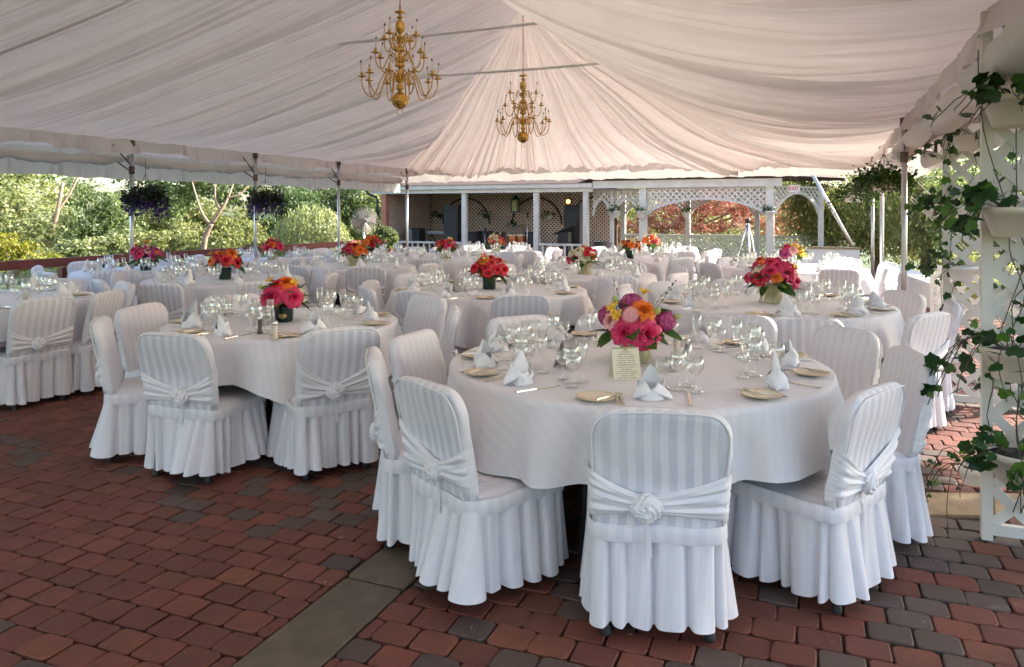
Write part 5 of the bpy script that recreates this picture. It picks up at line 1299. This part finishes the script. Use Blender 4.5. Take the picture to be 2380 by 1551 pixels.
# exit sign, hung from the fascia
p = at(1845, 439, 15.7); ro = math.atan2(-AV.x, AV.y) + PI / 2
t_ = thing('exit_sign', 'white sign with red EXIT letters hanging by the gazebo roof', 'sign', p, ROT)
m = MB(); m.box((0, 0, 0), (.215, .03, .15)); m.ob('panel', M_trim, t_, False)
m = MB(); m.bar((-.06, 0, .075), (-.06, 0, .26), .01); m.bar((.06, 0, .075), (.06, 0, .26), .01); m.ob('hanger', M_darkmetal, t_, False)
fc = bpy.data.curves.new('lettering', 'FONT'); fc.body = 'EXIT'; fc.size = .105; fc.align_x = 'CENTER'; fc.align_y = 'CENTER'; fc.extrude = .002; fc.offset = .0012
fo = bpy.data.objects.new('lettering_curve', fc); fm = bpy.data.meshes.new_from_object(fo); bpy.data.objects.remove(fo); fm.materials.clear()
link('lettering', fm, simple('exit_red', (0.55, 0.02, 0.03), .5), t_, loc=(0, -.0185, 0), rot=(PI / 2, 0, 0))
# camera tripod in the gazebo
p = at(1738, 509, 15.2); t_ = thing('tripod', 'silver camera tripod with dark head standing in the gazebo opening', 'tripod', (p.x, p.y, 0)); h = p.z - .12
for k in range(3):
    a = k * 2.094 + .4; m = MB(); m.tube([(.02 * math.cos(a), .02 * math.sin(a), h), (.36 * math.cos(a), .36 * math.sin(a), .0)], [.02, .012], 8); m.ob('leg', M_chrome, t_)
m = MB(); m.tube([(0, 0, h - .35), (0, 0, h + .04)], .014, 8); m.ob('centre_column', M_steel, t_); m = MB(); m.box((0, 0, h + .08), (.07, .1, .09)); m.tube([(0, 0, h + .06), (.1, -.2, h - .02)], .008, 6); m.ob('head', M_black, t_)
# pedestal fan
p = at(847, 514, 16.6); t_ = thing('pedestal_fan', 'large round pedestal fan standing by the stage corner', 'fan', (p.x, p.y, 0), .35); zc = p.z; r = .30
m = MB()
for q in range(11): rr = r * (q + 1) / 11; m.tube([(rr * math.cos(k / 32 * 2 * PI), -.09 + .07 * (rr / r) ** 2, zc + rr * math.sin(k / 32 * 2 * PI)) for k in range(33)], .0022, 4, False)
for q in range(28): a = q / 28 * 2 * PI; m.tube([(r * f * math.cos(a), -.09 + .07 * f * f, zc + r * f * math.sin(a)) for f in (.12, .55, 1)], .0022, 4, False); m.tube([(r * f * math.cos(a), .09 - .07 * f * f, zc + r * f * math.sin(a)) for f in (.12, .55, 1)], .0022, 4, False)
m.ob('cage', simple('fan_cage', (0.45, 0.42, 0.37), .5, .3), t_)
for k in range(4):
    a = k * PI / 2 + .3; m = MB(); m.grid(lambda u, v: ((.05 + .2 * u) * math.cos(a + (v - .5) * .95), .05 * (v - .5), zc + (.05 + .2 * u) * math.sin(a + (v - .5) * .95)), 5, 4); m.ob('blade', simple('fan_blade', (0.35, 0.30, 0.26), .4), t_)
m = MB(); m.lathe([(0, 0), (.07, .0), (.08, .06), (.05, .16), (0, .17)], 16, close=False); m.V = [(x, z + .02, zc + y) for x, y, z in m.V]; m.ob('motor', M_darkmetal, t_)
m = MB(); m.tube([(0, .08, zc), (0, .08, .03)], .022, 10); m.ob('stand', M_steel, t_); m = MB(); m.lathe([(.26, 0), (.26, .015), (.05, .04)], 24, (0, .08, 0)); m.ob('base', M_darkmetal, t_)
# service table with black tub in front of the gazebo
p = at(1412, 578, 15.4); t_ = thing('service_table', 'small cloth-covered side table below the narrow gazebo bay', 'table', (p.x, p.y, 0), ROT)
m = MB(); m.box((0, 0, p.z - .015), (.75, .5, .03)); m.ob('top', M_trim, t_, False)
m = MB(); m.grid(lambda u, v: ((.38 + .03 * v * math.sin(u * 60)) * max(-1, min(1, 1.6 * math.cos(u * 2 * PI))), (.255 + .03 * v * math.sin(u * 60)) * max(-1, min(1, 1.6 * math.sin(u * 2 * PI))), p.z * (1 - v) + .02), 120, 6); m.ob('skirt', M_cloth, t_)
t2 = thing('tub', 'black plastic tub on the small side table', 'tub', (p.x - .1, p.y, p.z + .002)); m = MB(); m.lathe([(0, 0), (.15, 0), (.2, .13), (.215, .13), (.215, .145), (.19, .145), (.14, .02), (0, .02)], 24, close=False); m.ob('shell', M_black, t2)
# flood light under the garden-side eave
p = at(2150, 370, 7.2); t_ = thing('flood_light', 'white conical flood lamp under the garden-side eave', 'lamp', p, .6)
m = MB(); m.lathe([(.02, .16), (.05, .12), (.09, 0), (.082, 0), (.04, .11), (0, .12)], 18, close=False); m.V = [(x, -z, y) for x, y, z in m.V]; m.ob('shade', M_potw, t_); m = MB(); m.lathe([(0, .0), (.03, .03), (.028, .08), (0, .1)], 12, close=False); m.V = [(x, -z - .02, y) for x, y, z in m.V]; m.ob('bulb', M_cop, t_)
m = MB(); m.bar((0, -.1, .02), (0, -.1, 2.28 - p.z), .02); m.ob('bracket', M_darkmetal, t_, False)
# ------------------------------------------------------------------ trees and shrubs
def leaf_cloud(blobs, n, size, seed, clump=.35, aspect=.55, down=0.0, shell=.55, zmin=-9):
    """leaf faces on small puffs of foliage spread through the ellipsoids (cx,cy,cz,rx,ry,rz)"""
    g = np.random.default_rng(seed); vol = np.array([b[3] * b[4] * b[5] for b in blobs]) ** .75; vol /= vol.sum(); per = 46
    nc = max(8, n // per); bi = g.choice(len(blobs), nc, p=vol); B = np.array(blobs)[bi]
    d = g.normal(size=(nc, 3)); d /= np.linalg.norm(d, axis=1)[:, None]; rad = (1 - shell) * g.random(nc) ** .5 + shell * g.uniform(.70, 1.08, nc)
    C = B[:, :3] + d * B[:, 3:6] * rad[:, None]
    cs = clump * g.uniform(.45, 1.5, nc)
    dd = g.normal(size=(nc * per, 3)); dd[:, 2] += .35; dd /= np.linalg.norm(dd, axis=1)[:, None]
    P = np.repeat(C, per, 0) + dd * (np.repeat(cs, per) * g.uniform(.55, 1.15, nc * per))[:, None] * np.array([1.15, 1.15, .75])
    k = P[:, 2] > zmin; P, dd = P[k], dd[k]; N = len(P)
    nrm = g.normal(size=(N, 3)) * .55 + dd * .8 + np.array([0, 0, .3]); nrm /= np.linalg.norm(nrm, axis=1)[:, None]
    ax = g.normal(size=(N, 3)) + np.array([0, 0, -down]); ax -= nrm * (ax * nrm).sum(1)[:, None]; ax /= np.linalg.norm(ax, axis=1)[:, None]
    bx = np.cross(nrm, ax); s = size * g.uniform(.5, 1.35, N)[:, None]
    V = np.stack([P - ax * s * .5, P + bx * s * aspect * .5 + nrm * s * .06, P + ax * s * .5, P - bx * s * aspect * .5 + nrm * s * .06], 1).reshape(-1, 3)
    return V, np.arange(N * 4).reshape(-1, 4)
def tree(name, label, base, trunk, blobs, n, size, lm, bm, seed, clump=.35, aspect=.55, down=0, cat='tree', group=None, limbs=None, shell=.55):
    base = Vector(base); t_ = thing(name, label, cat, base, 0, group); V, F = leaf_cloud(blobs, n, size, seed, clump, aspect, down, shell)
    link('crown', mesh('crown', V, F, None, False), lm, t_)
    g = random.Random(seed); r0, h = trunk; m = MB()
    top = Vector((blobs[0][0] * .6, blobs[0][1] * .6, h)); pts = [Vector((0, 0, -.3)), Vector((g.uniform(-.1, .1) * r0 * 5, 0, h * .4)), top]
    if limbs is None:
        m.tube(smooth_path(pts, 10), [lerp(r0, r0 * .55, k / 10) for k in range(11)], 8)
        for b in blobs[:6]:
            e = Vector(b[:3]) + Vector((0, 0, b[5] * .3)); q = top.lerp(Vector((0, 0, h * .5)), g.random() * .5); m.tube(smooth_path([q, q.lerp(e, .5) + Vector((0, 0, -.1 * b[5])), e], 8), [lerp(r0 * .5, r0 * .12, k / 8) for k in range(9)], 6)
    else:
        for pth, ra, rb in limbs: m.tube(smooth_path([Vector(p) - base for p in pth], 12), [lerp(ra, rb, k / 12) for k in range(13)], 8)
    m.ob('trunk', bm, t_); return t_
G1 = leafmat('leaf_light', [(0, (0.14, 0.17, 0.075)), (.5, (0.26, 0.29, 0.135)), (1, (0.40, 0.41, 0.23))], .5)
G2 = leafmat('leaf_mid', [(0, (0.07, 0.11, 0.05)), (.5, (0.15, 0.20, 0.09)), (1, (0.27, 0.32, 0.15))], .5)
G3 = leafmat('leaf_dark', [(0, (0.04, 0.08, 0.035)), (.6, (0.09, 0.15, 0.06)), (1, (0.17, 0.24, 0.09))], .45)
G4 = leafmat('leaf_pale', [(0, (0.12, 0.15, 0.05)), (.5, (0.22, 0.24, 0.09)), (1, (0.34, 0.33, 0.15))], .45)
G5 = leafmat('leaf_yellow', [(0, (0.14, 0.16, 0.02)), (1, (0.32, 0.30, 0.05))], .45)
MAP = leafmat('maple_red', [(0, (0.24, 0.075, 0.06)), (.4, (0.42, 0.16, 0.125)), (.7, (0.54, 0.26, 0.21)), (.85, (0.40, 0.25, 0.11)), (1, (0.26, 0.24, 0.09))], .4, tint=(1.15, 1.0, .9))
def blob(px, py, Y, r, rz=None, base=None, dy=None):
    p = at(px, py, Y) - base; return (p.x, p.y, p.z, r, dy or r, rz or r)
def T(name, label, px, Y, bl, n, size, lm, bm, seed, trunk=(.12, 1.2), **k):
    b = at(px, 493, Y); b.z = -.12; return tree(name, label, b, trunk, [blob(x, y, Y + d, r, rz, b) for x, y, d, r, rz in bl], n, size, lm, bm, seed, **k)
WG = 'trees beyond the timber rail'; SG = 'shrubs beyond the timber rail'
T('leafy_tree', 'light green tree filling the left edge beyond the rail', 40, 19, [(0, 510, 0, 1.0, .9), (70, 470, 1, 1.0, .8), (-60, 440, 1, 1.2, 1.0), (30, 400, .5, .6, .3), (90, 540, -.5, .9, .6)], 11000, .12, G1, M_bark, 1, group=WG, clump=.26)
T('leafy_tree', 'mid-green tree with leaning trunk left of the near petunia basket', 190, 22, [(200, 500, 0, 1.2, .8), (260, 540, .5, 1.1, .8), (170, 440, .5, .8, .5), (110, 402, .3, .5, .22)], 9500, .12, G2, M_palebark, 2, group=WG, clump=.24,
  limbs=[([at(98, 610, 18.3), at(118, 545, 18.2), at(134, 490, 18.2), at(146, 425, 18.4)], .075, .04), ([at(134, 490, 18.2), at(165, 445, 18.4), at(188, 395, 18.6)], .04, .015)])
T('leafy_tree', 'dark leafy tree behind the near petunia basket', 330, 25, [(330, 480, 0, 1.2, .7), (320, 405, 0, .8, .3), (400, 470, 1, .9, .6), (300, 540, 0, 1.2, .9)], 8000, .14, G2, M_bark, 3, group=WG, clump=.3)
T('leafy_tree', 'forked pale-trunked tree between the two petunia baskets', 480, 19.5, [(520, 420, .3, 1.0, .5), (430, 430, .6, .9, .45), (570, 450, .8, .7, .5), (470, 400, 0, .9, .3), (400, 470, 1.6, .7, .5)], 8000, .11, G2, M_palebark, 4, group=WG, clump=.22,
  limbs=[([at(470, 640, 17.0), at(472, 590, 17.0), at(478, 550, 17.0), at(492, 520, 17.0)], .08, .055), ([at(492, 520, 17.0), at(512, 490, 17.0), at(530, 460, 17.1), at(552, 395, 17.5)], .048, .016), ([at(488, 523, 17.0), at(472, 500, 17.1), at(460, 470, 17.2), at(440, 400, 17.5)], .042, .013), ([at(512, 490, 17.0), at(500, 460, 17.2), at(503, 395, 17.5)], .034, .012), ([at(530, 460, 17.1), at(560, 450, 17.2), at(600, 405, 17.5)], .028, .01)], shell=.5)
T('leafy_tree', 'pale feathery tree behind the forked trunk', 470, 24, [(430, 520, 0, 1.1, .7), (520, 510, .5, 1.0, .7), (560, 550, 0, .9, .6), (380, 560, 0, .9, .6)], 9000, .13, G4, M_bark, 41, group=WG, clump=.27)
T('shrub', 'pale sunlit shrub left of the forked trunk', 400, 18.4, [(390, 575, 0, .8, .4), (430, 560, .8, .6, .35), (350, 590, -.3, .6, .35)], 5500, .10, G4, M_bark, 5, (.05, .4), cat='shrub', group=SG, clump=.16)
T('shrub', 'pale sunlit shrub right of the forked trunk', 560, 18.6, [(550, 570, 0, .7, .4), (595, 580, .3, .6, .35), (570, 540, 1.0, .5, .35)], 5000, .10, G4, M_bark, 6, (.05, .4), cat='shrub', group=SG, clump=.16)
T('shrub', 'yellow-green bush at the lower left beyond the rail', 20, 15.5, [(15, 590, 0, .6, .35), (85, 605, .2, .5, .25), (-40, 570, 0, .6, .45)], 4500, .09, G5, M_bark, 7, (.04, .3), cat='shrub', group=SG, clump=.14)
T('shrub', 'mid-green bush along the rail below the leaning trunk', 230, 17.5, [(170, 600, 0, .7, .35), (250, 590, .3, .8, .4), (310, 580, .5, .6, .4)], 6500, .10, G1, M_bark, 8, (.05, .3), cat='shrub', group=SG, clump=.17)
T('conifer', 'dark green conifer behind the second petunia basket', 650, 21, [(650, 560, 0, .7, .5), (640, 510, .2, .8, .5), (690, 480, .5, .7, .5), (660, 450, .2, .5, .4)], 11000, .10, G3, M_bark, 9, down=1.5, aspect=.35, group=WG, clump=.2)
T('leafy_tree', 'rounded green tree behind the weeping shrub', 770, 23, [(770, 465, 0, 1.1, .6), (840, 480, 0, .9, .7), (720, 470, .5, .8, .5), (800, 530, 0, 1.0, .7)], 12000, .11, G2, M_bark, 10, group=WG, clump=.2)
T('leafy_tree', 'yellow-green tree beside the stage end wall', 870, 24.5, [(865, 470, 0, .9, .7), (880, 540, 0, .9, .8), (830, 560, -.5, .7, .5)], 9000, .11, G4, M_bark, 11, group=WG, clump=.2)
# weeping mound
b = at(722, 493, 17.2); b.z = -.12; t_ = thing('weeping_shrub', 'dome-shaped weeping shrub with hanging strands by the third tent pole', 'shrub', b); g = np.random.default_rng(4)
Q = []; ns, nl = 520, 36
for k in range(ns):
    a = g.uniform(0, 2 * PI); rr = g.random() ** .5 * .98; zt = 1.82 * math.sqrt(max(.02, 1 - (rr / 1.06) ** 2)) * g.uniform(.9, 1.02)
    for i in range(nl):
        u = i / nl; z = zt * (1 - u) + .05; r2 = rr + .16 * u ** .5; Q.append((r2 * math.cos(a) + g.normal(0, .02), r2 * math.sin(a) + g.normal(0, .02), z))
P = np.array(Q); N = len(P); s = .075 * g.uniform(.7, 1.3, N)[:, None]; ax = np.array([[0, 0, -1.0]]) + g.normal(0, .35, (N, 3)); ax /= np.linalg.norm(ax, axis=1)[:, None]; nr = P * np.array([1, 1, .3]) + g.normal(0, .3, (N, 3)); bx = np.cross(ax, nr); bx /= np.linalg.norm(bx, axis=1)[:, None]
V = np.stack([P, P + ax * s * .5 + bx * s * .25, P + ax * s, P + ax * s * .5 - bx * s * .25], 1).reshape(-1, 3)
link('crown', mesh('crown', V, np.arange(N * 4).reshape(-1, 4), None, False), G1, t_); m = MB(); m.tube([(0, 0, -.1), (.05, 0, .7), (0, .03, 1.4)], .05, 8); m.ob('trunk', M_bark, t_)
# topiary ball in a pot
b = at(897, 493, 16.3); b.z = 0; t_ = thing('topiary', 'clipped green topiary ball in a pot by the stage corner', 'shrub', b)
V, F = leaf_cloud([(0, 0, .93, .26, .26, .25)], 5200, .05, 5, .045, .6, 0, .7); link('crown', mesh('crown', V, F, None, False), G2, t_)
m = MB(); m.tube([(0, 0, .2), (0, 0, .8)], .018, 8); m.ob('trunk', M_bark, t_); m = MB(); m.lathe([(.13, 0), (.18, .28), (.19, .3), (.17, .3), (0, .28)], 20); m.ob('pot', M_darkmetal, t_)
# behind the gazebo
b = at(1650, 493, 23.5); b.z = -.12
tree('red_maple', 'spreading red-leaved maple seen through the gazebo', b, (.14, .9), [blob(x, y, 23.5 + d, r, rz, b) for x, y, d, r, rz in ((1500, 530, 0, 1.0, .42), (1580, 488, .4, 1.1, .45), (1680, 470, 0, 1.2, .5), (1770, 490, 0, 1.1, .5), (1830, 520, .3, .8, .4), (1620, 540, -.6, 1.1, .35), (1730, 535, -.6, 1.1, .35), (1470, 550, .3, .7, .3))], 24000, .085, MAP, M_bark, 21, clump=.17, aspect=.45, down=.6)
T('shrub', 'low green shrub under the red maple', 1610, 21, [(1600, 575, 0, 1.0, .22), (1715, 568, 0, .7, .22), (1520, 580, 0, .8, .2)], 6000, .09, G2, M_bark, 22, (.04, .2), cat='shrub')
T('leafy_tree', 'bright green tree behind the narrow gazebo bay', 1430, 25, [(1420, 500, 0, 1.0, 1.0), (1460, 470, 0, 1.0, .8), (1400, 550, 0, .9, .7)], 10000, .11, G1, M_bark, 23)
T('leafy_tree', 'green tree rising behind the red maple', 1620, 30, [(1560, 460, 0, 1.8, .9), (1680, 440, 0, 1.8, .9), (1800, 455, 0, 1.6, .9)], 14000, .15, G1, M_bark, 24)
T('conifer', 'slender drooping conifer with bare trunk right of the gazebo', 1906, 18.2, [(1895, 455, 0, .55, .5), (1930, 500, .3, .6, .6), (1870, 500, .3, .5, .6), (1915, 540, 0, .6, .5)], 15000, .10, G4, M_palebark, 25, down=1.8, aspect=.3, trunk=(.05, 2.2), shell=.4)
T('conifer', 'tall drooping conifer behind the garden-side tent poles', 2040, 19, [(2030, 430, 0, .9, .8), (2060, 500, 0, 1.0, .8), (2010, 520, 0, .8, .8), (2080, 560, 0, .9, .6)], 18000, .11, G4, M_bark, 26, down=1.8, aspect=.3, trunk=(.12, 2.5))
T('conifer', 'broad conifer beyond the guy straps', 2150, 17, [(2130, 430, 0, .9, .8), (2170, 500, 0, 1.0, .8), (2110, 530, 0, .8, .7), (2200, 560, 0, 1.0, .7), (2230, 450, .5, 1.0, .9)], 18000, .11, G1, M_bark, 27, down=1.8, aspect=.3, trunk=(.14, 2.5))
T('conifer', 'conifer seen through the lattice screens', 2330, 15, [(2300, 420, 0, 1.1, .9), (2380, 520, 0, 1.2, .9), (2290, 560, 0, 1.0, .8), (2450, 440, 0, 1.2, 1.0)], 14000, .12, G2, M_bark, 28, down=1.5, aspect=.35, trunk=(.14, 2.5))
hd = thing('hedge', 'low clipped hedge of yellow-green leaves behind the white wall', 'hedge', (8.6, 14.0, 0)); bl = [(.35 * k - 1.6, k * .55 - 2.6, .45, .55, .6, .42) for k in range(11)]
V, F = leaf_cloud(bl, 17000, .075, 31, .12, .55, 0, .6); link('foliage', mesh('foliage', V, F, None, False), G4, hd)
# far wood and slope: one mass nobody could count
SH = 'unseen trees added for shade on the garden side'  # trees out of view, added to keep sun off the near tables and paving
def shade(label, x, y, z, r, seed):
    tree('shade_tree', label, Vector((x + .8, y - .3, -.12)), (.2, z - r * .6), [(dx - .8, dy + .3, z + dz, r * .62, r * .62, r * .45) for dx, dy, dz in ((0, 0, 0), (r * .5, .2, .2), (-r * .5, -.3, .1), (.2, r * .5, .3), (-.1, -r * .5, 0), (0, 0, r * .5))], 9000, .22, G2, M_bark, seed, .4, group=SH)
shade('unseen leafy tree added to shade the garden side beyond the narrow lattice', 8.6, 8.2, 4.6, 2.2, 71)
shade('unseen leafy tree added to shade the paving beside the nearest lattice', 8.2, 5.0, 4.4, 2.4, 72)
shade('unseen leafy tree added for shade, abreast of the nearest lattice post', 8.0, 1.6, 4.4, 2.4, 73)
bl = []; g = random.Random(17)
for k in range(70): x = -46 + k * 1.38; bl.append((x, 46 + g.uniform(-4, 7), g.uniform(-.3, .9), g.uniform(1.2, 2.4), 2.0, g.uniform(.6, 1.3)))
for k in range(30): x = -26 + k * .8; bl.append((x, 33 + g.uniform(-3, 3), g.uniform(-.5, .2), g.uniform(1.2, 2.0), 1.5, g.uniform(.5, .9)))
V, F = leaf_cloud(bl, 75000, .26, 33, .55, .6, 0, .5); wo_ = link('woodland', mesh('woodland', V, F, None, False), G1); stuff(wo_); wo_['label'] = 'sunlit wood beyond the tent reading as one green mass'; wo_['category'] = 'woods'
